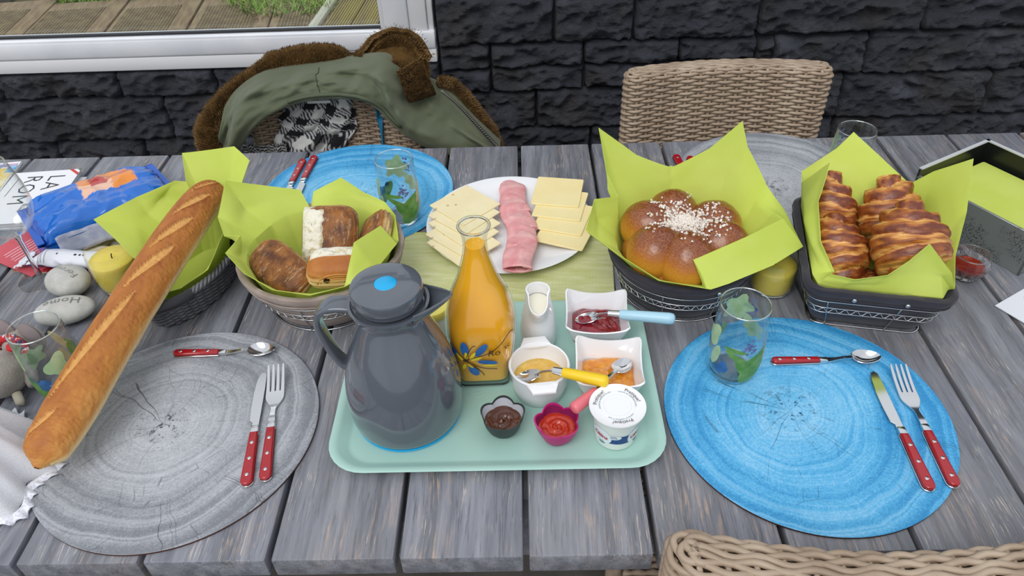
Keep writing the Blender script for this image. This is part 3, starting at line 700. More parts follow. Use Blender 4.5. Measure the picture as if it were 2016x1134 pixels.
# ================================================================== candles in glasses
MWAX = mat('speckled_yellow_wax', '#e3cf4f', .45, '#d8c24a', 14, SSS=.25)
def m_wax():
    s = NT('speckled_wax'); co = s.coord(); v = s.n('TexVoronoi', {'Vector': co, 'Scale': 170., 'Randomness': 1.}).outputs['Distance']
    c = s.mix(s.math('MULTIPLY', s.ramp(v, (.10, 1.), (.2, 0.)), s.ramp(s.noise(co, 130, 2), (.5, 0.), (.56, .85))), C('#e2cd58'), C('#6d5a24'))
    s.bsdf(Base=c, Roughness=.4, SSS=.3, **{'Subsurface Radius': (.02, .012, .004), 'Subsurface Scale': .3}); return s.m
MWAX = m_wax()
def make_candle(label):
    t = thing('glass_candle', label, 'candle', group='yellow candles in glasses')
    P = [(0, 0), (.029, 0), (.0335, .004), (.036, .02), (.0365, .045), (.035, .072), (.0337, .072), (.0350, .045), (.0345, .02), (.032, .007), (0, .006)]
    obj('glass_cup', lathe(P, 48), MGLASS, t, smooth=60)
    obj('glass_base', lathe([(0, .0004), (.0285, .0004), (.0325, .0045), (.032, .0065), (0, .0058)], 40), MTHICK, t, smooth=50)
    obj('wax', lathe([(0, .0068), (.0315, .0075), (.0340, .02), (.0345, .045), (.0342, .052), (.033, .0535), (.012, .0525), (0, .052)], 48), MWAX, t, smooth=60)
    obj('wick', tube([(0, 0, .051), (.0005, 0, .057), (.002, .0005, .060)], .0009, 6), mat('charred_wick', '#1b1612', .9), t)
    return t
cd = make_candle('yellow speckled candle in a glass between the brioche and croissant baskets'); cd.location = (.3755, .435, T); cd.scale = (.92, .92, .84)
dup(cd, (-.629, .478, T), .6, 'yellow speckled candle in a glass beside the two lettered stones').scale = (1, 1, 1)

# ================================================================== baskets
def rring(a, b, r, n):
    """rounded rectangle outline, n points, starting at +x going counter-clockwise"""
    if abs(a - b) < 1e-9 and abs(r - a) < 1e-9: return [(a*cos(2*pi*i/n), a*sin(2*pi*i/n)) for i in range(n)]
    pts = []; per = 4*(a + b - 2*r) + 2*pi*r
    segs = [('l', a, 0, 0, 1, b - r), ('c', a - r, b - r, 0), ('l', a - r, b, -1, 0, 2*(a - r)), ('c', -a + r, b - r, pi/2), ('l', -a, b - r, 0, -1, 2*(b - r)), ('c', -a + r, -b + r, pi), ('l', -a + r, -b, 1, 0, 2*(a - r)), ('c', a - r, -b + r, 1.5*pi), ('l', a, -b + r, 0, 1, b - r)]
    for i in range(n):
        q = per*i/n
        for sg in segs:
            L = sg[5] if sg[0] == 'l' else pi*r/2
            if q <= L + 1e-12:
                if sg[0] == 'l': pts.append((sg[1] + sg[3]*q, sg[2] + sg[4]*q))
                else: an = sg[3] + q/r; pts.append((sg[1] + r*cos(an), sg[2] + r*sin(an)))
                break
            q -= L
    return pts
MWIRE = mat('bright_steel_wire', '#c4c6c8', .25, Metallic=1.0)
def wire_basket(name, label, loc, rz, A, B, h, mfab, mband=None, seed=0, studs=False):
    """A, B: (half x, half y, corner radius) at the rim and at the foot"""
    t = thing(name, label, 'basket', loc, rz); n = 96; jit = random.Random(seed)
    def ring(z, grow=0.0):
        k = z/h; a = [lerp(B[i], A[i], k) + grow for i in range(3)]
        if abs(a[0] - a[1]) < 1e-9: a[2] = a[0]
        return [(x, y, z) for x, y in rring(*a, n)]
    prof = [(.003, -.010), (.005, -.003), (.25*h, .0), (.5*h, .0005), (.72*h, -.0005), (.84*h, .0035), (.93*h, .0055), (h, .003), (h + .001, -.004), (.9*h, -.0065), (.5*h, -.006), (.012, -.008)]
    V, F = [], []
    for j, (z, g) in enumerate(prof):
        zz = min(z, h)
        for i, p in enumerate(ring(zz, g)):
            w = .0016*nz(i*.35 + seed*7, z*40, 0, 1, 3)*(1 if 1 < j < 9 else .4); d = Vector((p[0], p[1], 0)).normalized()
            V.append((p[0] + d.x*w, p[1] + d.y*w, z + .0012*nz(i*.22, j, seed)))
    for j in range(len(prof) - 1):
        for i in range(n): F.append((j*n + i, j*n + (i + 1) % n, (j + 1)*n + (i + 1) % n, (j + 1)*n + i))
    F.append(tuple(range(n))[::-1]); F.append(tuple(range((len(prof) - 1)*n, len(prof)*n)))
    ln = obj('fabric_liner', (V, F), mfab, t, smooth=70)
    hem = [(p[0], p[1], p[2] + .0008*nz(i*.4, seed)) for i, p in enumerate(ring(.80*h, .0045))]
    obj('folded_hem', tube(hem, .0016, 6, True), mfab, ln, smooth=180)
    for z, r, g in ((.002, .0014, .0018), (.38*h, .0009, .0022), (.52*h, .0009, .0022), (.70*h, .0009, .0025)):
        obj('wire_ring', tube(ring(z, g), r, 6, True), MWIRE, t, smooth=180)
    zz = []; N2 = 2*n
    a = [lerp(B[i], A[i], .45) + .0024 for i in range(3)]
    if abs(a[0] - a[1]) < 1e-9: a[2] = a[0]
    q = rring(*a, n*2)
    obj('zigzag_wire', tube([(x, y, .45*h + .0028*(1 if (i//2) % 2 else -1)) for i, (x, y) in enumerate(q)], .0007, 5, True), MWIRE, t, smooth=180)
    for k in range(8):
        i = int((k + .35)*n/8) % n
        obj('upright_wire', tube([ring(zv, .0022)[i] for zv in (.002, .2*h, .38*h, .52*h, .70*h)], .0009, 6), MWIRE, t, smooth=180)
    if studs:
        S = ring(.86*h, .0062)
        for i in studs:
            p = S[i]; d = Vector((p[0], p[1], 0)).normalized(); b = lathe([(0, .0022), (.002, .002), (.0032, .001), (.0034, -.001)], 14)
            o = obj('snap_stud', b, MWIRE, ln, p, smooth=60); o.rotation_euler = d.to_track_quat('Z', 'Y').to_euler()
    return t
MFD = mat('charcoal_cotton', '#272530', .85, '#302d38', 20, bump=.3, bscale=700, Sheen=.15)
MFB = mat('beige_cotton', '#a3948a', .85, '#8f7f76', 25, bump=.3, bscale=700, Sheen=.15)
PB_C, BR_C, CR_C = Vector((-.294, .450, T)), Vector((.2385, .449, T)), Vector((.499, .4265, T)); CR_R = rad(-11.5)
wire_basket('bread_basket', 'round wire basket with beige fabric lining holding four flaky pastries', tuple(PB_C), .4, (.119, .119, .119), (.088, .088, .088), .085, MFB, seed=1)
wire_basket('bread_basket', 'round wire basket with dark fabric lining holding the sugared brioche', tuple(BR_C), .1, (.106, .106, .106), (.085, .085, .085), .078, MFD, seed=2, studs=[75])
wire_basket('bread_basket', 'rectangular wire basket with dark fabric lining holding croissants', tuple(CR_C), CR_R, (.094, .113, .022), (.073, .086, .016), .083, MFD, seed=3, studs=[68, 76])

# ================================================================== lime paper napkins
def m_napkin():
    s = NT('lime_paper_napkin'); co = s.coord(); n = s.noise(co, 500, 3, .7); c = s.ramp(s.noise(co, 12, 3), (.35, C('#d8e668')), (.65, C('#e0ec7a')))
    nm = s.bump(n, .25, .0008)
    b = s.n('BsdfPrincipled', {'Base Color': c, 'Roughness': .85, 'Normal': nm}); tl = s.n('BsdfTranslucent', {'Color': C('#d8ea5c'), 'Normal': nm})
    mx = s.n('MixShader', {0: .32, 1: b.outputs[0], 2: tl.outputs[0]}); s.t.links.new(mx.outputs[0], s.out.inputs[0]); return s.m
MNAP = m_napkin()
def napkin(name, label, c, keys, h, rin, nsub=9, th=.0006, seed=0, floor=.014, ff=.80):
    """keys: (in-basket point xyz, mid xyz or None, outer xyz) all round the basket, lofted into one sheet"""
    K = [(Vector(a), Vector(m) if m else None, Vector(o)) for a, m, o in keys]; n = len(K); rows = 22; V = []; U = n*nsub
    for i in range(n):
        a0, m0, o0 = K[i]; a1, m1, o1 = K[(i + 1) % n]
        if m0 is None: m0 = a0.lerp(o0, .5)
        if m1 is None: m1 = a1.lerp(o1, .5)
        for j in range(nsub):
            t = j/nsub; te = lerp(t, sm(t), .35)
            A, M, O = a0.lerp(a1, te), m0.lerp(m1, te), o0.lerp(o1, te); u = (i*nsub + j)/U
            ct = Vector((0, 0, floor)); ft = Vector((A.x*ff, A.y*ff, floor + .002))
            col = [ct, ct.lerp(ft, .5), ft, ft.lerp(A, .5)]
            m = rows - 4
            for k in range(m):
                w = k/(m - 1)
                if w < .5: p = A.lerp(M, w*2)
                else: p = M.lerp(O, w*2 - 1)
                d = .0022*nz(u*11 + seed, w*2.2, seed, 1, 2)*(.2 + w); p = p + Vector((p.x, p.y, 0)).normalized()*d + Vector((0, 0, d*.4))
                col.append(p)
            V.append(col)
    W = [tuple(V[i][k]) for k in range(rows) for i in range(U)]
    F = [(k*U + i, k*U + (i + 1) % U, (k + 1)*U + (i + 1) % U, (k + 1)*U + i) for k in range(rows - 1) for i in range(U)]
    return tag(obj(name, thick((W, F), th), MNAP, loc=tuple(c), smooth=35), label, 'napkin', 'lime green paper napkins')
def rk(a, r, z): return (r*cos(rad(a)), r*sin(rad(a)), z)
PI_ = lambda a, r=.106: rk(a, min(r, .106), .085)
BI = lambda a, r=.098, z=.078: rk(a, min(r, .098), z)
napkin('paper_napkin', 'lime green paper napkin with tall pointed corners around the brioche', BR_C, [
    (BI(-86), None, (.008, -.119, .090)), (BI(-115), None, (-.055, -.106, .096)), (BI(-148), None, (-.105, -.062, .108)), (BI(-172, .104), (-.128, -.012, .096), (-.146, -.018, .118)),
    (BI(170, .102), (-.124, .022, .105), (-.131, .030, .138)), (BI(158, .098), None, (-.092, .052, .126)), (BI(146, .100), (-.106, .072, .125), (-.108, .082, .150)), (BI(132, .102), (-.092, .092, .13), (-.120, .110, .209)), (BI(112, .102), None, (-.060, .118, .158)),
    (BI(94, .100), None, (-.007, .122, .133)), (BI(91, .100), None, (.0, .123, .132)), (BI(70, .102), None, (.050, .118, .165)), (BI(50, .104), (.074, .094, .130), (.089, .110, .214)), (BI(38, .104), None, (.100, .096, .178)),
    (BI(22, .104), None, (.128, .066, .132)), (BI(4, .104), (.128, .014, .118), (.153, .040, .104)), (BI(-10, .106), (.130, -.018, .131), (.163, -.030, .088)), (BI(-40, .106), (.070, -.050, .126), (.110, -.070, .088)), (BI(-70, .106), (.012, -.078, .120), (.040, -.108, .088)), (BI(-80, .106), (-.008, -.086, .116), (.014, -.118, .088))],
    .078, .1, seed=1)
napkin('paper_napkin', 'lime green paper napkin with a broad raised side lining the beige basket', PB_C, [
    (PI_(-86, .109), None, (.008, -.117, .092)), (PI_(-112, .109), None, (-.042, -.108, .096)), (PI_(-138, .109), None, (-.085, -.082, .104)), (PI_(-160, .109), None, (-.122, -.042, .110)), (PI_(-172, .109), (-.112, -.014, .09), (-.106, -.010, .116)),
    (PI_(178, .109), None, (-.134, -.004, .112)), (PI_(166, .109), None, (-.151, .030, .122)), (PI_(148, .109), (-.125, .068, .11), (-.143, .075, .157)), (PI_(130, .109), None, (-.108, .096, .135)), (PI_(110, .109), None, (-.052, .122, .107)),
    (PI_(108, .094), None, (-.040, .100, .075)), (PI_(104, .109), None, (-.034, .128, .100)), (PI_(86, .109), None, (.014, .130, .124)), (PI_(66, .109), None, (.050, .108, .110)), (PI_(44, .109), None, (.085, .086, .103)), (PI_(24, .109), None, (.106, .056, .100)),
    (PI_(2, .109), None, (.116, .002, .092)), (PI_(-14, .109), (.096, -.016, .134), (.118, -.026, .106)), (PI_(-40, .109), (.066, -.058, .138), (.094, -.078, .100)), (PI_(-62, .109), None, (.056, -.104, .096))],
    .085, .1, seed=2)
def rot2(p, a): c, s = cos(a), sin(a); return (p[0]*c - p[1]*s, p[0]*s + p[1]*c, p[2])
def CI(x, y, z=.082): return rot2((max(-.085, min(.085, x)), max(-.104, min(.104, y)), z), CR_R)
napkin('paper_napkin', 'lime green paper napkin with four pointed corners around the croissants', CR_C, [
    (CI(-.080, -.100), None, (-.086, -.084, .100)), (CI(-.088, -.080), None, (-.073, -.067, .090)), (CI(-.090, -.030), (-.092, -.022, .1), (-.087, -.034, .116)), (CI(-.090, .02), (-.088, .03, .105), (-.078, .026, .141)), (CI(-.090, .06), (-.078, .07, .11), (-.054, .073, .176)),
    (CI(-.088, .085), None, (-.066, .120, .112)), (CI(-.084, .098), None, (-.064, .134, .124)), (CI(-.03, .106), None, (-.010, .160, .147)), (CI(.0, .106), None, (.016, .174, .168)), (CI(.045, .106), None, (.060, .150, .134)),
    (CI(.084, .100), None, (.101, .124, .103)), (CI(.090, .085), None, (.120, .108, .134)), (CI(.091, .05), (.112, .055, .115), (.148, .074, .176)), (CI(.091, .0), None, (.125, .010, .130)), (CI(.091, -.05), None, (.092, -.050, .100)),
    (CI(.089, -.085), None, (.066, -.112, .094)), (CI(.075, -.105), (.045, -.104, .11), (.055, -.110, .118)), (CI(.048, -.106), (.028, -.100, .11), (.022, -.091, .153)), (CI(.015, -.106), None, (.0, -.100, .132)), (CI(-.02, -.106), None, (-.023, -.103, .112)), (CI(-.055, -.106), None, (-.060, -.098, .102))],
    .083, .1, seed=3, ff=.78)

# ================================================================== breads
def mcol(*cs): return [C(c) for c in cs]
def ramp3(t, a, b, c): return tuple(lerp(a[i], b[i], t*2) if t < .5 else lerp(b[i], c[i], t*2 - 1) for i in range(3))
MCRUST = mat('glazed_flaky_crust', '#ffffff', .38, attr=True, bump=.55, bscale=160, bdist=.0025, Coat=.25, **{'Coat Roughness': .3})
MDULL = mat('floury_crust', '#ffffff', .6, attr=True, bump=.5, bscale=220, bdist=.0016)
def m_flake():
    s = NT('flaky_baked_dough'); co = s.coord(); st = s.n('Mapping', {'Vector': co, 'Scale': (1, .3, 1)}).outputs[0]
    a = s.noise(st, 150, 6, .75, 1.2); b = s.noise(co, 34, 4, .65)
    c = s.mix(s.math('MULTIPLY', s.ramp(a, (.54, 0.), (.63, 1.)), .6), s.attr(), C('#dcc09a')); c = s.mix(s.math('MULTIPLY', s.ramp(b, (.40, 1.), (.52, 0.)), .55), c, C('#4e2412'))
    s.bsdf(Base=c, Roughness=.5, Coat=.12, Normal=s.bump(s.math('ADD', a, b), .9, .004)); return s.m
MFLAKE = m_flake()
def croissant(label, tip, belly, R=.040, half=.085, bend=.025, roll=0.0, side=1):
    """rolled crescent, long axis along local y, tip at +y"""
    nu, nv = 170, 48; cols = []; dk, md_, lt = mcol('#6a2d12', '#b56a2a', '#e8b668')
    def prof(a): return max(0.0, 1 - min(1.0, max(0.0, a))**1.7)**.72
    def f(u, v):
        s = (u - .5)*2.0; th = 2*pi*v
        ss = abs(s + .10*sin(th*1 + side)*(1 if s > 0 else -1) + .08*nz(s*2.4 + half*90, cos(th)*1.3, sin(th)*1.3 + R*200, 1.3)); k = ss*3.3 + .5; st = math.floor(k); p = k - st
        a = prof((st + .30)/3.3 - .15); b = prof((st + 1.30)/3.3 - .15)
        w = sm((p - .78)/.22); r = R*(lerp(a*(1 + .05*sin(pi*min(1, p/.8))), b*1.0, w) + .012*nz(s*14, th*1.5, st + side*5, 1) + .006*nz(s*60, th*3, 2, 1))
        if abs(s) > .93: r *= max(.05, sqrt(max(0, 1 - ((abs(s) - .93)/.07)**2)))
        top = .5 + .5*sin(th)
        lay = sin(ss*150 + 5*nz(s*8, th*1.5, 4)); g = sm(p/.12)*(1 - sm((p - .55)/.35))
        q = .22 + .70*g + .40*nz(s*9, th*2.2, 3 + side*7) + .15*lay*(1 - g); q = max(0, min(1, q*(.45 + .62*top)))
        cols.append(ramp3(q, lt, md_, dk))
        return (bend*s*s*side + r*cos(th)*1.06, s*half, r*sin(th)*.92 - .012*s*s)
    m = grid(f, nu, nv, cv=True)
    a, b = Vector(tip), Vector(belly); d = (a - b).normalized()
    q = d.to_track_quat('Y', 'Z'); e = (q.to_matrix().to_4x4() @ Matrix.Rotation(roll, 4, 'Y')).to_euler()
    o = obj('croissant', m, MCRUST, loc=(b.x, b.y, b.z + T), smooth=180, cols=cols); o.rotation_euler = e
    return tag(o, label, 'croissant', 'croissants in the rectangular basket')
croissant('croissant at the back of the basket beside the left napkin corner', (0.4699, 0.5427, 0.1379), (0.4659, 0.4977, 0.0879), .036, .068, .008, .1, 1)
croissant('croissant at the back of the basket under the large one in front', (0.5438, 0.5197, 0.1399), (0.5428, 0.4747, 0.0899), .042, .070, -.006, -.1, -1)
croissant('croissant in front with its narrow tip against the left napkin flap', (0.4490, 0.4608, 0.1255), (0.4500, 0.4058, 0.0835), .038, .064, .008, .25, 1)
croissant('largest croissant on top, its end resting on the front napkin tip', (0.5305, 0.4374, 0.1584), (0.5305, 0.3824, 0.1124), .047, .068, .010, -.15, 1)
croissant('darker croissant underneath, showing between the two front ones', (0.4995, 0.4096, 0.0563), (0.4975, 0.3776, 0.0483), .018, .036, .0, 0, -1)

def build_brioche():
    t = thing('flower_brioche', 'round golden brioche of joined buns topped with pearl sugar', 'brioche', (.2365, .449, T)); top, mid, low = mcol('#733419', '#a96324', '#cb8c30')
    s = NT('glossy_egg_washed_crust'); co = s.coord(); v = s.n('TexVoronoi', {'Vector': s.n('VectorMath', {0: co, 1: s.n('VectorMath', {0: s.n('TexNoise', {'Vector': co, 'Scale': 40.}).outputs['Color'], 1: (.02, .02, .02)}, operation='MULTIPLY').outputs[0]}, operation='ADD').outputs[0], 'Scale': 210.}, feature='DISTANCE_TO_EDGE').outputs['Distance']
    ln = s.ramp(v, (.0, 1.), (.09, 0.)); c = s.mix(s.math('MULTIPLY', ln, .28), s.attr(), C('#d6a04a'))
    s.bsdf(Base=c, Roughness=.3, Coat=.35, Normal=s.bump(v, .25, .0012), **{'Coat Roughness': .2}); E = []
    def bun(cx, cy, cz, rx, rz_, ang, name):
        cols = []
        def f(u, v):
            a = 2*pi*u; b = -pi/2 + pi*v; k = 1 + .03*nz(cos(a)*1.5 + cx*40, sin(a)*1.5, b, 1, 2)
            x, y, z = rx*cos(b)*cos(a)*k, rx*.92*cos(b)*sin(a)*k, rz_*sin(b)*k
            X = x*cos(ang) - y*sin(ang); Y = x*sin(ang) + y*cos(ang)
            h = sm((sin(b) + .15)/1.05) + .12*nz(X*30, Y*30, cx*9); cols.append(ramp3(max(0, min(1, h)), low, mid, top)); return (X, Y, z)
        obj(name, grid(f, 40, 22, cu=True), s.m, t, (cx, cy, cz), smooth=180, cols=cols); E.append((cx, cy, cz, rx, rz_))
    for k in range(6):
        a = rad(30 + 60*k + (6 if k % 2 else -4)); bun(.0535*cos(a), .0535*sin(a), .084, .0440, .043 + .002*sin(k*2), a, 'bun')
    bun(0, 0, .084, .036, .034, .3, 'bun')
    obj('baked_base', lathe([(0, .0158), (.066, .0158), (.074, .022), (.082, .045), (.086, .062), (.078, .078), (0, .082)], 56), mat('golden_bread_base', '#b97a2c', .55, '#a5651f', 40), t, smooth=70)
    q = random.Random(11); V, F = [], []
    ico = [(0, 0, 1), (.9, 0, .2), (-.4, .8, .2), (-.4, -.8, .2), (.4, .8, -.4), (.4, -.8, -.4), (-.9, 0, -.4)]; fc = [(0, 1, 2), (0, 2, 3), (0, 3, 1), (1, 4, 2), (2, 6, 3), (3, 5, 1), (1, 5, 4), (2, 4, 6), (3, 6, 5)]
    n = 0
    while n < 1150:
        r = abs(q.gauss(0, .038)) if n > 380 else q.uniform(0, .030); a = q.uniform(0, 2*pi)
        if r > .066: continue
        x, y = r*cos(a), r*sin(a); z = 0
        if r > .034 and nz(cos(a)*2.2, sin(a)*2.2, r*20, 1.4, 2) < -.05: continue
        for cx, cy, cz, rx, rz_ in E:
            d = ((x - cx)**2 + (y - cy)**2)/rx**2
            if d < 1: z = max(z, cz + rz_*sqrt(1 - d))
        if z == 0: continue
        k = len(V); sc = q.uniform(.0016, .0026); ro = Matrix.Rotation(q.uniform(0, 6), 3, 'Z') @ Matrix.Rotation(q.uniform(0, 6), 3, 'X')
        V += [tuple(ro @ Vector(p)*sc + Vector((x, y, z + sc*.5))) for p in ico]; F += [tuple(i + k for i in g) for g in fc]; n += 1
    obj('pearl_sugar', (V, F), mat('white_pearl_sugar', '#f0e6da', .5, SSS=.1), t, smooth=0, kind='stuff')
build_brioche()

MICE = mat('white_nut_icing', '#e6e2d0', .55, '#c9bd92', 90, .52, .62, bump=.8, bscale=130, bdist=.004)
def pastry(label, loc, rot, L, W, H, dark, icing=None, seed=0, chip=False, sq=.42):
    t = thing('flaky_pastry', label, 'pastry', (loc[0], loc[1], loc[2] + T), rot, 'flaky pastries in the beige basket')
    a, b, c = mcol('#e5c489', '#b9762f', dark); cols = []
    def pw(x, e): return math.copysign(abs(x)**e, x)
    def f(u, v, g=0.0):
        th = 2*pi*u; ph = -pi/2 + pi*v
        x = L/2*pw(cos(ph), .5)*pw(cos(th), sq); y = W/2*pw(cos(ph), .5)*pw(sin(th), sq); z = H/2*pw(sin(ph), .85)
        side = 1 - min(1, abs(sin(ph))*1.25)
        k = 1 + .035*nz(x*25 + seed, y*25, z*25, 1) + side*.035*sin(z/H*34 + 2*nz(x*20, y*20, seed))
        h = sm((z/H + .12)/.5); h = h*(.78 + .35*nz(x*50, y*50 + seed, 2, 1, 4)) - .10*side*(1 if sin(z/H*34 + 2*nz(x*20, y*20, seed)) > .2 else 0)
        cols.append(ramp3(max(0, min(1, h)), a, b, c)); return (x*k, y*k, z*(1 + .05*nz(x*30, y*30, seed)) + g)
    obj('crust', grid(f, 64, 40, cu=True), MFLAKE if not chip else MDULL, t, smooth=180, cols=cols)
    if icing:
        x0, x1 = icing
        def g(u, v):
            x = L*(lerp(x0, x1, u) - .5) + .004*nz(v*8, seed, 1, 1)*(1 if u > .5 else 0); y = W*(v - .5)*.97
            e = min(1, (1 - abs(2*v - 1))*6)*min(1, u*8 + .15)*min(1, (1 - u)*9)
            kx = max(0, 1 - abs(2*x/L)**3.6); ky = max(0, 1 - abs(2*y/W)**3.6); z = H/2*(kx*ky)**.42
            return (x, y, z - .003 + e*(.0058 + .002*nz(x*90, y*90, seed, 1)))
        obj('icing', grid(g, 22, 40), MICE, t, smooth=180)
    if chip:
        for k, (yy, zz) in enumerate(((-.012, .001), (.016, .004))):
            obj('chocolate_stick', tube([(-L/2 - .0005, yy, zz), (-L/2 + .02, yy, zz)], .0045, 10), mat('dark_chocolate', '#2a1610', .4), t)
        SW = [tube([(-L/2 + .002 - .001*sin(q*pi), (.34 - .05*r)*W*cos(pi + pi*q)*1.0 , -.004 + (.40 - .085*r)*H*sin(pi*q)) for q in [i/20 for i in range(21)]], .0011, 5) for r in range(5)]
        obj('dough_layer', joinm(*SW), mat('golden_layer_edge', '#c98e45', .6), t, smooth=180, kind='stuff')
pastry('brown flaky pastry lying at the left rim of the beige basket', (-.3460, .4125, .0742), (rad(34), rad(14), rad(-38)), .106, .064, .034, '#623417', seed=1, sq=.70)
pastry('pastry with a white nut-icing stripe standing at the back of the beige basket', (-.2866, .4792, .0789), (rad(50), 0, rad(-4)), .084, .096, .036, '#5e3016', icing=(.0, .46), seed=2)
pastry('pastry leaning steeply against the napkin strip by the dark jug', (-.2188, .4668, .0790), (rad(30), rad(-42), rad(-28)), .056, .098, .036, '#673a1c', seed=3)
pastry('pastry with a chocolate stick in its layered end and icing on top', (-.2565, .3948, .0880), (rad(4), rad(-8), rad(98)), .054, .086, .046, '#a5602a', icing=(.52, .95), seed=4, chip=True)

# ---------------------------------------------------------------- baguette in its wicker basket
BG_C = Vector((-.510, .475, T)); BG_R = rad(-11.4)
def build_baguette():
    P = crom([(-.561, .096, .042), (-.553, .150, .051), (-.537, .271, .071), (-.518, .392, .089), (-.500, .505, .102), (-.485, .588, .109)], 30); n = len(P) - 1
    dkc, mdc, ltc, pale = mcol('#96521f', '#bd7a33', '#dda75c', '#ecd3a0'); cols = []
    SL = [(.375, .27, -.05), (.585, .15, .22), (.70, .13, .20), (.815, .12, .20), (.92, .11, .20), (.17, .10, -.3)]
    def f(u, v):
        i = min(int(u*n), n - 1); p = P[i].lerp(P[i + 1], u*n - i); tdir = (P[min(i + 2, n)] - P[max(i - 1, 0)]).normalized()
        rt = tdir.cross(Vector((0, 0, 1))).normalized(); up = rt.cross(tdir)
        e = 1 - abs(2*u - 1)**(5 if u < .5 else 7)
        end = sm((u - .018)/.09)*.48 + .52 if u < .11 else 1.0
        if u < .004 or u > .996: e = .02
        w = .0335*max(.05, e)**.55*end*(1 + .04*nz(u*9, 1, 0)); h = .0295*max(.05, e)**.55*(end*.9 + .1)
        th = 2*pi*v; c, s = cos(th), sin(th)
        x = w*c; z = h*s if s > 0 else h*.72*s
        base = .34 + .40*max(0, s) + .22*nz(u*16, c*2, s*2, 1.3) + .25*(u - .45)
        if s < .12: base = lerp(base, -.35, sm((.12 - s)/.45))
        col = ramp3(max(0, min(1, base)), ltc, mdc, dkc)
        if s < .22: col = tuple(lerp(col[k], pale[k], sm((.22 - s)/.4)*.9) for k in range(3))
        if u < .045: col = tuple(lerp(col[k], mcol('#c98f48')[0][k], .6) for k in range(3))
        lift = 0
        for (sv, sl, off) in SL:
            if off > 5 or s <= 0: continue
            q = (u - sv)/(sl*.5)
            if abs(q) < 1:
                cc = off + .42*q; d = abs(c - cc)/(.23*(1 - q*q)**.7 + 1e-4)
                if d < 1.25:
                    k = 1 - sm((d - .72)/.5); k2 = k*(.75 + .35*nz(u*90, v*40, 3, 1))
                    col = tuple(lerp(col[j], (C('#dba95f') if d < .8 else C('#a8652a'))[j], max(0, min(1, k2))) for j in range(3)); lift += -.0022*k + (.0025 if .85 < d < 1.2 else 0)
        cols.append(col)
        return p + rt*x*(1 + lift*10) + up*(z + lift*max(0, s)) + Vector((.0006*nz(u*120, c*6, s*6),)*3)
    m = grid(f, 480, 120, cv=True); o = Vector((-.54, .34, 0)); m = ([tuple(Vector(p) - o) for p in m[0]], m[1])
    tag(obj('baguette', m, MDULL, loc=(o.x, o.y, T), smooth=180, cols=cols), 'long golden baguette with slashed crust leaning out of a grey wicker basket', 'bread')
build_baguette()
MGW = mat('grey_wicker_cane', '#55555a', .45, '#6d6d72', 40, bump=.2, bscale=500)
def build_wicker_basket():
    t = thing('wicker_basket', 'oval grey wicker basket holding the baguette', 'basket', tuple(BG_C), BG_R); h = .054; N = 44
    def ov(a, z, g=0): k = z/h; return ((lerp(.050, .064, k) + g)*cos(a), (lerp(.098, .118, k) + g)*sin(a))
    rows = []; R = 13
    for j in range(R):
        z = .004 + (h - .010)*j/(R - 1); pts = []
        for i in range(N*6): a = 2*pi*i/(N*6); x, y = ov(a, z, .0022*cos(pi*i/6 + j*pi)); pts.append((x, y, z))
        rows.append(tube(pts, .0026, 5, True, up=(0, 0, 1)))
    obj('woven_side', joinm(*rows), MGW, t, smooth=180, kind='stuff')
    obj('upright_cane', joinm(*[tube([(*ov(2*pi*i/N, .001), .001), (*ov(2*pi*i/N, h), h)], .0024, 5) for i in range(N)]), MGW, t, smooth=180, kind='stuff')
    br = []
    for q in range(3): br.append(tube([(*ov(2*pi*i/240, h, .003 + .0035*cos(2*pi*i/240*30 + q*2*pi/3)), h + .002 + .0035*sin(2*pi*i/240*30 + q*2*pi/3)) for i in range(240)], .0027, 6, True))
    obj('braided_rim', joinm(*br), MGW, t, smooth=180)
    def band(u, v):
        a = rad(lerp(-150, -40, u)); g = .0075*cos(pi*(v - .5)*1.0); z = h + .006 - .016*v + .0; x, y = ov(a, min(z, h), .0035 + g*(.9)); return (x, y, z + (.003 if v < .2 else 0))
    obj('leather_band', thick(grid(band, 30, 8), .0018), mat('black_leather', '#2b2b2f', .35, bump=.3, bscale=300), t, smooth=60)
    obj('base', prism([(*ov(2*pi*i/48, .0),) for i in range(48)], .001, .005), MGW, t)
build_wicker_basket()
def OI(a, k=1.0, z=.054): x, y = .050*cos(rad(a))*k, .098*sin(rad(a))*k; return rot2((x, y, z), BG_R)
napkin('paper_napkin', 'lime green paper napkin with a wide flap over the side of the baguette basket', BG_C, [
    (OI(-90, .8, .042), None, OI(-90, .82, .046)), (OI(-50, .9, .05), None, OI(-50, .95, .054)), (OI(-25), None, (.056, -.058, .074)), (OI(0), None, (.060, -.006, .084)), (OI(28), None, (.062, .050, .088)), (OI(52), None, (.060, .105, .098)),
    (OI(62), None, (.079, .142, .137)), (OI(76), None, (.051, .162, .150)), (OI(102), None, (-.026, .142, .152)), (OI(112), None, (-.020, .112, .118)), (OI(126), (-.060, .10, .10), (-.034, .106, .124)), (OI(150), (-.078, .072, .084), (-.090, .082, .112)),
    (OI(168), (-.084, .040, .084), (-.134, .026, .108)), (OI(180), (-.070, .012, .076), (-.091, -.008, .090)), (OI(195), (-.056, -.020, .067), (-.046, -.043, .072)), (OI(215, .95, .05), None, OI(215, .98, .054)), (OI(240, .85, .042), None, OI(240, .88, .046))],
    .066, .1, seed=4, floor=.010)

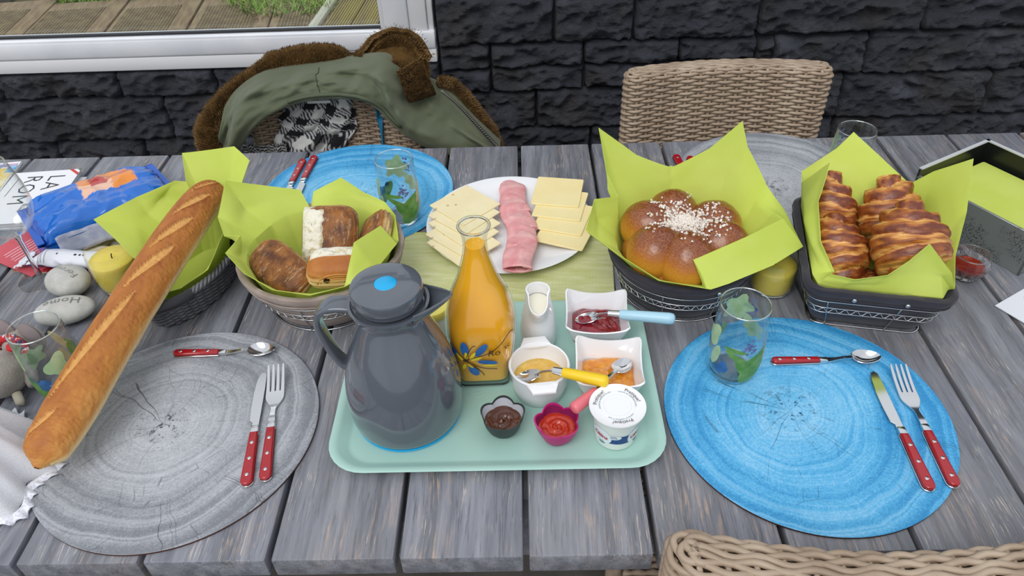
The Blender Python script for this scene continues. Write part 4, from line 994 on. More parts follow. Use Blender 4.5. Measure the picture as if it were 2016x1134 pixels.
# ================================================================== plate with cheese and ham, woven table mat
def m_weave():
    s = NT('lime_woven_plastic'); co = s.coord(); sp = s.n('SeparateXYZ', {0: s.n('VectorMath', {0: co, 1: s.n('VectorMath', {0: s.n('TexNoise', {'Vector': co, 'Scale': 120.}).outputs['Color'], 1: (.0007, .0007, 0)}, operation='MULTIPLY').outputs[0]}, operation='ADD').outputs[0]})
    a = s.math('SINE', s.math('MULTIPLY', sp.outputs[0], 2*pi/.0042)); b = s.math('SINE', s.math('MULTIPLY', sp.outputs[1], 2*pi/.0038))
    w = s.math('MULTIPLY', a, b); hole = s.ramp(w, (.40, 0.), (.62, 1.)); n = s.noise(s.coord(scale=(1, 6, 1)), 20, 3)
    base = s.ramp(n, (.35, C('#cbd08a')), (.6, C('#dee0aa')), (.8, C('#eaeac6')))
    c = s.mix(hole, base, C('#6f7350')); s.bsdf(Base=c, Roughness=.6, Normal=s.bump(w, -.5, .0012)); return s.m
mp = thing('woven_mat', 'pale lime woven mat lying under the plate of cheese and ham', 'table mat', (-.030, .46, T), rad(-4))
obj('weave', box(.345, .25, .0022, .0008, 1, c=(0, 0, .0014)), m_weave(), mp)
for y in (-.123, .123): obj('edge_binding', box(.345, .004, .0028, .001, 1, c=(0, y, .0016)), mat('lime_binding', '#c2c872', .6), mp)
MPORC = mat('white_porcelain', '#eef0f3', .12, Coat=.3)
PL = (-.018, .600, T + .0028)
pl = thing('dinner_plate', 'round white porcelain plate with sliced cheese and ham', 'plate', PL)
obj('dish', lathe([(0, .003), (.085, .003), (.087, 0), (.092, 0), (.094, .003), (.120, .008), (.1385, .0135), (.1398, .0150), (.1375, .0152), (.118, .0105), (.096, .0062), (.08, .0055), (0, .0055)], 80), MPORC, pl, smooth=60)
def m_cheese(name, c1, c2, holes):
    s = NT(name); co = s.coord(); c = s.ramp(s.noise(co, 20, 3), (.3, C(c1)), (.7, C(c2)))
    if holes:
        v = s.n('TexVoronoi', {'Vector': co, 'Scale': 62., 'Randomness': 1.}).outputs['Distance']; k = s.math('MULTIPLY', s.ramp(v, (.12, 1.), (.2, 0.)), s.ramp(s.noise(co, 40, 2), (.42, 0.), (.50, 1.)))
        c = s.mix(s.math('MULTIPLY', k, .8), c, C('#c2a258')); nm = s.bump(k, -.5, .0012)
        s.bsdf(Base=c, Roughness=.45, SSS=.15, Normal=nm, **{'Subsurface Scale': .01})
    else: s.bsdf(Base=c, Roughness=.42, SSS=.15, **{'Subsurface Scale': .01})
    return s.m
MC1, MC2 = m_cheese('pale_holed_cheese', '#eddcae', '#f3e5bd', True), m_cheese('yellow_cheese', '#f2dda0', '#f6e4b0', False)
def slab(w, l, th, r=.004, n=4):
    o = []
    for cx, cy, a0 in ((w/2 - r, l/2 - r, 0), (-w/2 + r, l/2 - r, 90), (-w/2 + r, -l/2 + r, 180), (w/2 - r, -l/2 + r, 270)):
        for i in range(n + 1): a = rad(a0 + 90*i/n); o.append((cx + r*cos(a), cy + r*sin(a)))
    return prism(o, 0, th, .0006, 1)
s1 = mesh('cheese_slice', slab(.086, .086, .0026, .002), MC1, 30); s2 = mesh('cheese_slice', slab(.082, .086, .0028, .003), MC2, 30)
ords = ['topmost', 'second', 'third', 'fourth', 'lowest']
for k in range(5):
    tag(obj('cheese_slice', s1, None, loc=(-.094 + .0005*k*(-1)**k, .632 - .0235*k, T + .0292 - .0027*k), rot=(rad(.4), 0, rad(45 + [0, 3, -2, 2, -3][k]))), '%s of the pale holed cheese slices fanned on the plate' % ords[k], 'cheese', 'holed cheese slices on the plate')
for k in range(4):
    tag(obj('cheese_slice', s2, None, loc=(.066 + .003*k, .668 - .0345*k, T + .0272 - .0029*k), rot=(rad(.4), 0, rad(-10 - 4*k))), '%s of the plain yellow cheese slices fanned on the plate' % (ords[:3] + ['lowest'])[k], 'cheese', 'plain yellow cheese slices on the plate')
def m_ham():
    s = NT('cooked_ham'); co = s.coord(); c = s.ramp(s.noise(co, 38, 5, .6, .6), (.3, C('#d98a8e')), (.5, C('#e3a3a4')), (.72, C('#edbfbb')))
    s.bsdf(Base=c, Roughness=.42, SSS=.2, Normal=s.bump(s.noise(co, 90, 4), .25, .001), **{'Subsurface Radius': (.01, .004, .003), 'Subsurface Scale': .3}); return s.m
MHAM = m_ham()
def ham(k):
    W = .0240 + .0015*sin(k*2); Hh = .0075; L = .120
    def f(u, v):
        a = lerp(-.55*pi, 2.35*pi, u); shr = 1 - .20*max(0, u - .72)/.28 - .12*max(0, .12 - u)/.12; y = (.5 - v)*L
        tap = .68 + .32*sm(v/.34)
        x = tap*W*cos(a)*shr*(1 + .04*sin(v*9 + k)); z = Hh*(1 + sin(a)*shr)*(.9 + .12*nz(u*4, v*4, k)) + .0015*nz(u*6, v*7, k + 3) + .001
        return (x + .0035*sin(v*6 + k*2), y - .010*(cos(a)**2)*(1 - sm(v/.3)), z*(.55 + .45*sm(v/.3)))
    return thick(grid(f, 60, 24), .0014)
for k in range(4):
    y = .676 - .0545*k; x = -.013 + .0055*k - (.004 if k == 3 else 0)
    tag(obj('ham_slice', ham(k), MHAM, loc=(x, y, T + .0105 + .0035*k), rot=(rad(-2.5), 0, rad(9 - 4*k + (3 if k == 1 else 0))), smooth=180), '%s of the rolled pink ham slices down the middle of the plate' % ['lowest', 'second', 'third', 'topmost'][k], 'ham', 'rolled ham slices on the plate')

# ================================================================== tray and what stands on it
MTRAY = mat('mint_tray_plastic', '#abd0c6', .36, '#a3cabf', 5, bump=.06, bscale=900)
TRC = (-.033, .249, T); TZ = T + .0042
def loft_rr(prof, n=96):
    """prof: (half x, half y, corner, z) rings lofted, closed with caps"""
    V, F = [], []
    for a, b, r, z in prof: V += [(x, y, z) for x, y in rring(a, b, r, n)]
    for j in range(len(prof) - 1):
        for i in range(n): F.append((j*n + i, j*n + (i + 1) % n, (j + 1)*n + (i + 1) % n, (j + 1)*n + i))
    F.append(tuple(range(n))[::-1]); F.append(tuple(range((len(prof) - 1)*n, len(prof)*n))); return V, F
ty = thing('serving_tray', 'mint green plastic tray carrying the jug, carafe and spreads', 'tray', TRC)
obj('tray_body', loft_rr([(.180, .124, .030, .0005), (.186, .130, .034, .0015), (.196, .140, .042, .0105), (.2035, .1475, .046, .0140), (.2045, .1485, .047, .0155), (.2025, .1465, .045, .0165), (.194, .138, .040, .0135), (.185, .129, .033, .0048), (.180, .124, .030, .0036)], 128), MTRAY, ty, smooth=50)
rays = []
for k in range(44):
    a = 2*pi*k/44; r0, r1 = .020, .020 + .042*(.8 + .2*sin(k*5)); rays.append(tube([(.012 + r0*cos(a), -.006 + r0*sin(a), .0037), (.012 + r1*cos(a), -.006 + r1*sin(a), .0037)], .0004, 4))
obj('embossed_rays', joinm(*rays), MTRAY, ty, smooth=0, kind='stuff')

MJUG = mat('glossy_slate_plastic', '#565c65', .12, Coat=.8, **{'Coat Roughness': .04}); MCY = mat('bright_cyan_plastic', '#19a8e0', .3)
def build_jug():
    t = thing('thermos_jug', 'grey thermos jug with a bright blue button in its lid', 'thermos', (-.148, .204, TZ))
    P = crom([(.0660, 0, .004), (.0695, 0, .012), (.0710, 0, .030), (.0705, 0, .055), (.0660, 0, .085), (.0570, 0, .118), (.0465, 0, .145), (.0395, 0, .163), (.0375, 0, .172), (.0395, 0, .180), (.0445, 0, .186)], 5)
    prof = [(0, .002), (.064, .002)] + [(p.x, p.z) for p in P] + [(.0462, .1870), (.0462, .1885), (.043, .1885), (.040, .184), (0, .184)]
    obj('body', lathe(prof, 80), MJUG, t, smooth=50)
    obj('base_ring', lathe([(0, 0), (.0655, 0), (.0668, .001), (.0665, .0035), (0, .0035)], 72), MCY, t, smooth=50)
    l = obj('lid', xf(lathe([(0, .186), (.0395, .186), (.0395, .1905), (.0418, .192), (.0428, .194), (.0428, .204), (.0418, .2072), (.039, .2088), (.030, .2098), (.0136, .2102), (.0132, .2094), (0, .2094)], 72), s=(.95, .95, 1.015)), MJUG, t, smooth=40)
    obj('lid_button', xf(lathe([(0, .2106), (.0118, .2104), (.0126, .2098), (.0126, .2085), (0, .2085)], 48), s=(1, 1, 1.015)), MCY, l, smooth=40)
    hp = crom([(-.036, 0, .1815), (-.052, 0, .1845), (-.070, 0, .1825), (-.0815, 0, .172), (-.0850, 0, .155), (-.0815, 0, .132), (-.0755, 0, .110), (-.068, 0, .094), (-.0560, 0, .084)], 8); V, F = [], []
    m = len(hp)
    for i, p in enumerate(hp):
        tn = (hp[min(i + 1, m - 1)] - hp[max(i - 1, 0)]).normalized(); nn = Vector((tn.z, 0, -tn.x)); w = lerp(.0135, .0105, sm(i/m*1.6)); hth = .0042
        for k in range(16):
            a = 2*pi*k/16; cx = abs(cos(a))**.55*math.copysign(1, cos(a)); sx = abs(sin(a))**.55*math.copysign(1, sin(a)); V.append(tuple(p + Vector((0, w*cx, 0)) + nn*hth*sx))
    for i in range(m - 1):
        for k in range(16): F.append((i*16 + k, i*16 + (k + 1) % 16, (i + 1)*16 + (k + 1) % 16, (i + 1)*16 + k))
    obj('handle', (V, F), MJUG, t, smooth=60)
    def spt(u, v):
        x = lerp(.030, .0715, v); w = .027*(1 - v)**.75 + .0006; a = pi*u; zt = .1885 + .007*v; d = .026*(1 - v)**.8 + .0005
        return (x - .004*sin(a)*(1 - v), w*cos(a), zt - d*sin(a)**.8)
    obj('spout', thick(grid(spt, 24, 18), .0016), MJUG, t, smooth=180)
build_jug()

def build_carafe():
    t = thing('juice_carafe', 'glass carafe of orange juice painted with a blue flower', 'carafe', (-.052, .274, TZ), rad(2)); c = t
    TB = [(.0, .0325, 6), (.004, .0338, 6), (.03, .0366, 5), (.06, .0418, 4), (.09, .0452, 3.2), (.112, .0436, 2.7), (.135, .0368, 2.3), (.160, .0268, 2), (.185, .0192, 2), (.206, .0148, 2), (.222, .0148, 2), (.234, .0180, 2), (.2375, .0188, 2)]
    W = lambda z: interp([(a, b) for a, b, _ in TB], z); E = lambda z: interp([(a, e) for a, _, e in TB], z)
    zs = [q.z for q in crom([(0, 0, a) for a, _, _ in TB], 3)]
    sw = crom([(b, e, a) for a, b, e in TB], 3)
    def shell(g, z0, z1, n=64):
        V, F = [], []; R = [(p.x - g, p.y, p.z) for p in sw if z0 <= p.z <= z1]
        for w, e, z in R:
            for i in range(n): a = 2*pi*(i + .5)/n; ca, sa = cos(a), sin(a); k = (abs(ca)**e + abs(sa)**e)**(-1/e); V.append((w*k*ca, w*k*sa, z))
        for j in range(len(R) - 1):
            for i in range(n): F.append((j*n + i, j*n + (i + 1) % n, (j + 1)*n + (i + 1) % n, (j + 1)*n + i))
        return V, F, n, len(R)
    V, F, n, m = shell(0, 0, 1); V2, F2, _, m2 = shell(.0022, .007, 1); o = len(V)
    F = F + [tuple(reversed([i + o for i in f])) for f in F2] + [tuple(range(n))[::-1]] + [tuple(o + i for i in range(n))] + [((m - 1)*n + i, (m - 1)*n + (i + 1) % n, o + (m2 - 1)*n + (i + 1) % n, o + (m2 - 1)*n + i) for i in range(n)]
    obj('glass_body', (V + V2, F), MGLASS, t, smooth=60)
    obj('rim', tube([(.0183*cos(2*pi*i/48), .0183*sin(2*pi*i/48), .2375) for i in range(48)], .0017, 8, True), MTHICK, t, smooth=180)
    obj('glass_foot', loft_rr([(.0318, .0318, .009, .0003), (.0332, .0332, .009, .003), (.0332, .0332, .009, .0064)], 48), MTHICK, t, smooth=40)
    V, F, n, m = shell(.0025, .0075, .2155); F += [tuple(range(n))[::-1], tuple(range((m - 1)*n, m*n))]
    s = NT('orange_juice'); s.bsdf(Base=s.ramp(s.noise(s.coord(), 12, 2), (.35, C('#f5b012')), (.65, C('#fabb20'))), Roughness=.25, SSS=.4, **{'Subsurface Radius': (.03, .015, .003), 'Subsurface Scale': .4})
    obj('juice', (V, F), s.m, t, smooth=50)
    def on(x, y, z):
        zz = .062 + y*1.22; w = W(zz) + .0005; X = max(-.84*w, x*1.15 + .002); e = E(zz); q = min(.98, abs(X)/w); return (X, -w*(1 - q**e)**(1/e), zz)
    PBL, PYE, PDK = mat('blue_glass_paint', '#2f6fb8', .4, '#1c5a9c', 60), mat('yellow_glass_paint', '#e6cf20', .4), mat('dark_line_paint', '#3a2418', .5)
    for (x, y, L, w, a) in ((-.034, .013, .020, .0085, .75), (-.020, .016, .021, .0088, .05), (-.002, .0145, .022, .0088, -.6), (-.036, -.008, .017, .008, 1.75), (.004, -.006, .022, .0075, -1.75), (-.012, -.020, .019, .010, -2.75)):
        obj('painted_petal', mapm(xf(leaf(L, w, 0, a), (x, y, 0)), on), PBL, t, smooth=180)
    for (x, y, L, w, a) in ((-.026, .004, .013, .0035, .5), (-.019, .006, .012, .0035, .0), (-.012, .006, .013, .004, -.5), (-.008, .001, .013, .0035, -1.2), (.006, -.011, .016, .0035, -1.65), (-.022, -.012, .010, .004, 2.9), (-.015, -.010, .010, .004, -2.6)):
        obj('painted_stamen', mapm(xf(leaf(L, w, 0, a), (x, y, .0004)), lambda x, y, z: tuple(Vector(on(x, y, z)) + Vector((0, -.0003, 0)))), PYE, t, smooth=180)
    for pts in ([(-.020, .0), (.004, .008), (.018, .020), (.028, .031), (.033, .031)], [(-.020, .0), (-.030, .012), (-.037, .021), (-.041, .019)], [(-.020, 0), (-.015, .014), (-.011, .021), (-.008, .022)], [(-.02, -.002), (-.002, -.015), (.014, -.018)], [(-.02, -.002), (-.004, -.022), (-.001, -.029)]):
        obj('painted_line', tube([tuple(Vector(on(p.x, p.y, 0)) + Vector((0, -.0003, 0))) for p in crom([(x, y, 0) for x, y in pts], 5)], .0005, 5), PDK, t, smooth=180)
    obj('painted_centre', mapm(xf(leaf(.0045, .006), (-.020, -.001, 0)), lambda x, y, z: tuple(Vector(on(x, y, z)) + Vector((0, -.0006, 0)))), PDK, t)
    for s_, x, y, sz, a in (('Ro', .011, .009, .0125, .1), ('sc', .0255, .016, .0095, .5)):
        obj('painted_lettering', mapm(xf(subdiv(text(s_, sz, 1, .25), 1), (x, y, 0), rz=a), lambda x, y, z: tuple(Vector(on(x, y, z)) + Vector((0, -.0004, 0)))), PDK, t, smooth=0)
build_carafe()

def build_butter():
    t = thing('spread_jar', 'small glass jar with a pale yellow lid behind the grey jug', 'jar', (-.128, .352, TZ))
    obj('jar_glass', lathe([(0, 0), (.024, 0), (.027, .003), (.0275, .03), (.0255, .040), (0, .040)], 48), mat('frosted_white_glass', '#dfe3de', .25, SSS=.2), t, smooth=50)
    obj('lid', lathe([(0, .040), (.0275, .040), (.0282, .042), (.0282, .050), (.027, .0518), (.020, .0512), (0, .0512)], 48), mat('pale_yellow_lid', '#e8dc6a', .35), t, smooth=40)
build_butter()
def build_creamer():
    t = thing('cream_jug', 'slim white porcelain creamer with a pointed spout, filled with milk', 'jug', (.022, .322, TZ)); H = .098; n = 56
    def ring(k, g=0):
        P = []
        for i in range(n):
            a = 2*pi*i/n; f = max(0, cos(a + pi/2))          # 1 towards -y, where the spout points
            r0 = interp([(0, .0215), (.06, .0240), (.3, .0250), (.6, .0215), (.85, .0170), (1, .0165)], k); sp = f**5*.024*sm((k - .55)/.45)
            r = r0 + sp - g; z = k*(H - .010*f**3*k*k - 0*f) ; P.append((r*cos(a)*(1 - .15*sm((k - .6)/.4)*f), r*sin(a), z))
        return P
    V, F = [], []; L = [(k/16, 0) for k in range(17)] + [(1.0, .0024)] + [(k/16, .0028) for k in range(15, 5, -1)]
    for k, g in L: V += ring(k, g)
    for j in range(len(L) - 1):
        for i in range(n): F.append((j*n + i, j*n + (i + 1) % n, (j + 1)*n + (i + 1) % n, (j + 1)*n + i))
    F.append(tuple(range(n))[::-1]); F.append(tuple(range((len(L) - 1)*n, len(L)*n)))
    obj('porcelain_body', (V, F), MPORC, t, smooth=60)
    R = ring(.88, .0027); zz = min(p[2] for p in R); obj('milk', ([(p[0], p[1], zz) for p in R], [tuple(range(n))]), mat('milk', '#f3ead6', .3, SSS=.2), t, smooth=0)
build_creamer()
def square_bowl(label, loc, rz, mjam, jamname, seed, prof):
    t = thing('square_bowl', label, 'bowl', (*loc, TZ), rz, 'white square bowls on the tray'); n = 80
    def ring(a, r, z, lift):
        P = []
        for x, y in rring(a, a, r, n): q = (min(abs(x), abs(y))/a)**2.2; P.append((x*(1 - .045*(1 - q)*(lift > 0)), y*(1 - .045*(1 - q)*(lift > 0)), z + lift*q))
        return P
    V, F = [], []; R = [(.024, .006, 0, 0), (.026, .007, .001, 0), (.027, .008, .004, 0), (.034, .009, .018, .002), (.0400, .009, .034, .006), (.0432, .009, .0425, .009), (.0440, .0095, .0440, .0095), (.0420, .009, .0445, .0095), (.0385, .008, .034, .006), (.032, .008, .016, .002), (.026, .008, .0065, 0)]
    for q in R: V += ring(*q)
    for j in range(len(R) - 1):
        for i in range(n): F.append((j*n + i, j*n + (i + 1) % n, (j + 1)*n + (i + 1) % n, (j + 1)*n + i))
    F.append(tuple(range(n))[::-1]); F.append(tuple(range((len(R) - 1)*n, len(R)*n)))
    obj('porcelain_body', (V, F), MPORC, t, smooth=50)
    def jam(u, v):
        a = 2*pi*u; r = v*(.0362 + .003*nz(cos(a)*1.4 + seed, sin(a)*1.4, 0)); k = (abs(cos(a))**4 + abs(sin(a))**4)**(-.25)
        z = .0240 + prof*(1 - v**2) + .0035*nz(r*cos(a)*85 + seed, r*sin(a)*85, seed, 1, 3)*(1 - v**3) - .004*max(0, v - .85)/.15
        return (r*cos(a)*k + .000, r*sin(a)*k - .003, z)
    obj(jamname, grid(jam, 64, 24, cu=True), mjam, t, smooth=180); return t
MJR = mat('dark_red_jam', '#6d0f1e', .12, '#8e1a2b', 70, Coat=.6, SSS=.15); MJO = mat('apricot_jam', '#d07a12', .14, '#e59a2c', 80, Coat=.6, SSS=.25)
square_bowl('white square bowl of dark red jam on the tray', (.103, .333), rad(-3), MJR, 'red_jam', 3, .007)
square_bowl('white square bowl of orange apricot jam on the tray', (.110, .237), rad(-4), MJO, 'apricot_jam', 8, .003)
def build_ramekin():
    t = thing('eared_ramekin', 'round white ramekin with two flat ears holding yellow compote', 'bowl', (.021, .236, TZ), rad(6))
    obj('porcelain_body', lathe([(0, 0), (.031, 0), (.0335, .002), (.0365, .02), (.0385, .044), (.0392, .0465), (.0380, .0482), (.0362, .0475), (.0352, .043), (.0325, .012), (.028, .008), (0, .0075)], 64), MPORC, t, smooth=50)
    for s in (1, -1):
        o = [(-.0215, .0315), (-.0165, .044), (-.0145, .0495), (.0145, .0495), (.0165, .044), (.0215, .0315)]
        obj('ear', xf(prism(o, .0425, .0478, .0018, 2), rz=0 if s > 0 else pi), MPORC, t, smooth=40)
    def cp(u, v):
        a = 2*pi*u; r = v*.0337; return (r*cos(a), r*sin(a), .0225 + .0035*nz(r*cos(a)*70, r*sin(a)*70, 2, 1, 3)*(1 - v**4) + .003*(1 - v))
    obj('compote', grid(cp, 56, 18, cu=True), mat('apple_compote', '#d9a83c', .25, '#e6bf62', 90, Coat=.4, SSS=.2), t, smooth=180)
build_ramekin()
def pspoon(label, tip, neck, end, col):
    a, b, e = (Vector((*p[:2], p[2])) for p in (tip, neck, end)); t = thing('coloured_teaspoon', label, 'spoon', (b.x, b.y, b.z + T), group='teaspoons with coloured plastic handles')
    A, E = a - b, e - b; d = (E).normalized()
    m = mat(label.split()[0] + '_handle_plastic', col, .32)
    hp = [E*k for k in (.06, .10, .3, .6, .9, .97, 1.0)]; obj('handle', tube([tuple(p) for p in hp], [.0058, .0066, .0070, .0076, .0080, .0070, .0035], 20), m, t, smooth=70)
    obj('ferrule', tube([tuple(E*-.14), tuple(E*.08)], [.0046, .0056], 16), MSTEEL, t, smooth=60)
    L = A.length; u = A.normalized(); sd = u.cross(Vector((0, 0, 1))).normalized(); up = sd.cross(u)
    stem = crom([E*-.10, u*L*.22 + up*.0035, u*L*.42 + up*.003, u*L*.60], 6)
    def bw(p, q):
        an = 2*pi*p; r = q; return tuple(u*(L*.80 + .0175*r*cos(an)) + sd*(.0115*r*sin(an)*(1 - .15*r*cos(an))) + up*(-.0055 + .0055*r**2))
    obj('bowl', joinm(thick(grid(bw, 28, 7, cu=True), .0009), tube([tuple(p) for p in stem], [.0030]*len(stem), 8, flat=.6)), MSTEEL, t, smooth=60)
pspoon('pale blue handled teaspoon standing in the red jam', (.080, .338, .034), (.128, .321, .056), (.203, .300, .064), '#a6cfe2')
pspoon('yellow handled teaspoon resting in the compote ramekin', (-.004, .233, .032), (.046, .2135, .0600), (.104, .191, .064), '#ecc81e')
pspoon('pink handled teaspoon resting in the apricot jam', (.138, .258, .034), (.092, .191, .0495), (.059, .163, .047), '#e0747e')
def flower_cup(label, loc, rz, mo, mi, mfill, swirl):
    t = thing('flower_cup', label, 'cup', (*loc, TZ), rz, 'flower shaped dip cups')
    def ring(r, z, k, n=90):
        P = []
        for i in range(n):
            a = 2*pi*i/n; l = abs(cos(2.5*a)); q = r*(1 + k*l - .6*k); P.append((q*cos(a), q*sin(a), z + (.004*l - .002)*(k > .1)))
        return P
    def lf(R, cap=True):
        V, F = [], []; n = 90
        for q in R: V += ring(*q)
        for j in range(len(R) - 1):
            for i in range(n): F.append((j*n + i, j*n + (i + 1) % n, (j + 1)*n + (i + 1) % n, (j + 1)*n + i))
        F.append(tuple(range(n))[::-1] if cap else tuple(range((len(R) - 1)*n, len(R)*n))); return V, F
    b = obj('silicone_cup', lf([(.013, .0, .0), (.0165, .001, .02), (.0205, .008, .08), (.0245, .018, .14), (.0262, .0268, .17), (.0265, .0282, .17), (.0248, .0284, .17), (.0243, .0265, .16)]), mo, t, smooth=50)
    obj('inner_wall', lf([(.0243, .0266, .16), (.0226, .018, .13), (.0185, .008, .07), (.012, .004, .02)], False), mi, b, smooth=50)
    def fl(u, v):
        a = 2*pi*u; r = v*.0232*(1 + .12*abs(cos(2.5*a)) - .07); z = .0172 + .0018*sin(14*r/.02 + a*swirl)*(1 - v) + .0012*nz(r*cos(a)*140, r*sin(a)*140, swirl)*(1 - v**3); return (r*cos(a), r*sin(a), z)
    obj('filling', grid(fl, 60, 22, cu=True), mfill, t, smooth=180)
flower_cup('dark flower-shaped cup of chocolate spread', (-.0255, .171), .3, mat('dark_green_silicone', '#2b3334', .5), mat('pale_grey_silicone', '#b9bdc4', .45), mat('chocolate_spread', '#47200f', .16, '#532812', 30, Coat=.5), 2)
flower_cup('magenta flower-shaped cup of red ketchup', (.0405, .158), .55, mat('magenta_silicone', '#b3176e', .4), mat('magenta_silicone_inside', '#7d1450', .45), mat('red_ketchup', '#b02712', .2, '#bb3318', 40, Coat=.4), 1)

def build_yogurt():
    t = thing('yogurt_pot', 'white plastic yogurt pot with printed lid and blue band', 'yogurt', (.1115, .1575, TZ)); H = .055
    WP = mat('white_yogurt_plastic', '#eceee9', .3, SSS=.1); r_ = lambda z: lerp(.0245, .0290, z/H)
    obj('pot', lathe([(0, .0015), (.021, .0015), (.0225, 0), (.0240, .0012), (.0247, .004), (.0292, H - .004), (.0300, H - .002), (.0330, H - .001), (.0334, H), (0, H)], 72), WP, t, smooth=40)
    ld = obj('foil_lid', lathe([(0, H + .0004), (.020, H + .0004), (.0205, H + .0009), (.021, H + .0004), (.0320, H + .0004), (.0336, H + .0012), (.0338, H + .0004), (.0334, H + .0001), (0, H + .0001)], 72), mat('white_printed_foil', '#eff1f3', .35), t, smooth=30)
    MK, MR, MB, MT, ML = mat('black_print', '#3a3c40', .5), mat('red_print', '#b3232b', .5), mat('navy_print', '#1d4480', .4), mat('teal_print', '#4d7f86', .5), mat('pale_print', '#dfe8ee', .4)
    def side(x, y, z): a = -pi/2 + x/.027; zz = .023 + y; r = r_(zz) + .0003 + z; return (r*cos(a), r*sin(a), zz)
    def rect(x0, x1, fy0, fy1, n=24): return grid(lambda u, v: (lerp(x0, x1, u), lerp(fy0(u), fy1(u), v), 0), n, 4)
    obj('printed_band', mapm(rect(-.020, .022, lambda u: -.008, lambda u: .0075), side), MB, t, smooth=180)
    for x, w in ((-.0225, .0145), (.0235, .012)):
        e = [(x + w*cos(2*pi*i/40), .001 + .0135*sin(2*pi*i/40)) for i in range(40)]; obj('printed_badge', mapm([(p[0], p[1], .0003) for p in blob(e, 4)[0]] and ([(p[0], p[1], .0003) for p in blob(e, 4)[0]], blob(e, 4)[1]), side), ML, t, smooth=180)
        obj('printed_lettering', mapm(xf(subdiv(text('Câlins', .0085 if x < 0 else .0075, .95, 0, .0002), 1), (x, .002, .0007), rz=-.12 if x < 0 else .12), side), MR, t, smooth=0)
        obj('printed_lettering', mapm(xf(subdiv(text('nature', .0034), 1), (x, -.0065, .0007)), side), MT, t, smooth=0)
        obj('printed_motif', mapm(xf(leaf(.003, .009), (x + .002, -.0100, .0007)), side), MT, t, smooth=180)
    obj('printed_badge', mapm(([(p[0], p[1], .0004) for p in blob([(-.005 + .0085*cos(2*pi*i/30), .0055 + .0042*sin(2*pi*i/30)) for i in range(30)], 3)[0]], blob([(0, 0)]*30, 3)[1]), side), ML, t, smooth=180)
    obj('printed_lettering', mapm(xf(subdiv(text('0%', .0075, .9), 1), (-.0055, .0055, .0007)), side), MT, t, smooth=0)
    def arc(s, R, a0, size, m, parent, flip=1):
        mm = subdiv(text(s, size), 0); obj('printed_lettering', mapm(mm, lambda x, y, z: ((R + y)*cos(a0 - x/R), (R + y)*sin(a0 - x/R), H + .0013)), m, parent, smooth=0)
    for a in (rad(150), rad(38), rad(-82)): arc('Pratique!', .0262, a, .0068, MK, ld); 
    for a in (rad(150), rad(38), rad(-82)): arc('ouvrez et refermez le pot', .0218, a, .0032, MT, ld)
    obj('printed_circle', tube([(.0165*cos(2*pi*i/60), .0165*sin(2*pi*i/60), H + .0006) for i in range(60)], .00025, 4, True), ML, ld)
build_yogurt()

# ================================================================== things at the left end of the table
def wine_glass():
    t = thing('wine_glass', 'empty clear wine glass standing behind the lettered stones', 'glass', (-.771, .497, T))
    obj('foot', lathe([(0, 0), (.034, 0), (.0352, .0008), (.034, .002), (.012, .0045), (.0045, .010), (0, .010)], 56), MGLASS, t, smooth=60)
    obj('stem', lathe([(.0046, .008), (.0036, .02), (.0034, .05), (.0040, .078), (.0075, .088)], 20), MTHICK, t, smooth=60)
    P = crom([(.0, 0, .086), (.012, 0, .0885), (.027, 0, .100), (.0385, 0, .122), (.0425, 0, .146), (.0400, 0, .175), (.0345, 0, .205)], 5)
    obj('bowl', lathe([(max(0, p.x), p.z) for p in P] + [(max(.0, p.x - .0011), p.z + .0012) for p in reversed(P)], 56), MGLASS, t, smooth=60)
    obj('rim', tube([(.0341*cos(2*pi*i/56), .0341*sin(2*pi*i/56), .2055) for i in range(56)], .0007, 6, True), MTHICK, t, smooth=180)
wine_glass()
MPAP = mat('white_paper', '#e8e9ec', .6); MINK = mat('black_ink', '#26272b', .6)
def booklet():
    t = thing('city_booklet', 'white booklet lettered LA ROM with a red, white and green corner', 'booklet', (-.898, .722, T + .005), rad(4.5))
    obj('page_block', box(.121, .172, .008, .0006, 1, c=(0, 0, .004)), mat('page_edges', '#c9cacc', .7, '#b5b6b9', 700, stretch=(.01, .01, 8)), t, smooth=0)
    cv = obj('cover', box(.124, .175, .0008, c=(0, 0, .0085)), MPAP, t, smooth=0); z = .0092
    for s_, x, y, sz in (('LA', .024, .044, .043), ('ROM', -.018, .022, .043)):
        obj('cover_lettering', xf(text(s_, sz, 1.12, 0, -.0004), (x, y, z), rz=-pi/2), MINK, cv, smooth=0)
    obj('cover_rule', box(.0008, .062, .0002, c=(-.046, .034, z)), MINK, cv, smooth=0)
    for i, cc in enumerate(('#c8372f', '#e9e9e9', '#3b7d4d')):
        a, b = .022 - .0075*i, .022 - .0075*(i + 1)
        obj('flag_stripe', prism([(.062 - a, .0875), (.062 - b, .0875), (.062, .0875 - b), (.062, .0875 - a)], z - .0001, z + .0001), mat('flag_ink_%d' % i, cc, .5), cv, smooth=0)
    MG = mat('grey_ink', '#8f9296', .6)
    obj('emblem', joinm(prism([(.0, -.028), (.030, -.018), (.026, -.030), (.014, -.034), (.012, -.050), (-.002, -.052)], z, z + .0002), prism([(.030, -.018), (.040, -.012), (.030, -.030)], z, z + .0002)), MG, cv, smooth=0)
    obj('emblem_lettering', xf(text('m', .016, 1, 0, .0006), (.008, -.040, z + .0004), rz=-pi/2 + .2), MPAP, cv, smooth=0)
    return t
booklet()
tag(obj('closed_booklet', joinm(box(.125, .165, .0045, .0006, 1, c=(0, 0, .0024))), mat('white_grey_cover', '#d5d7dc', .5, '#9ea1a8', 8), loc=(-.890, .716, T), rot=(0, 0, rad(1.5)), smooth=0), 'pale booklet lying under the white lettered booklet', 'booklet')
mg = thing('travel_magazine', 'colourful yellow and blue magazine under the white booklet', 'magazine', (-1.068, .742, T), rad(8))
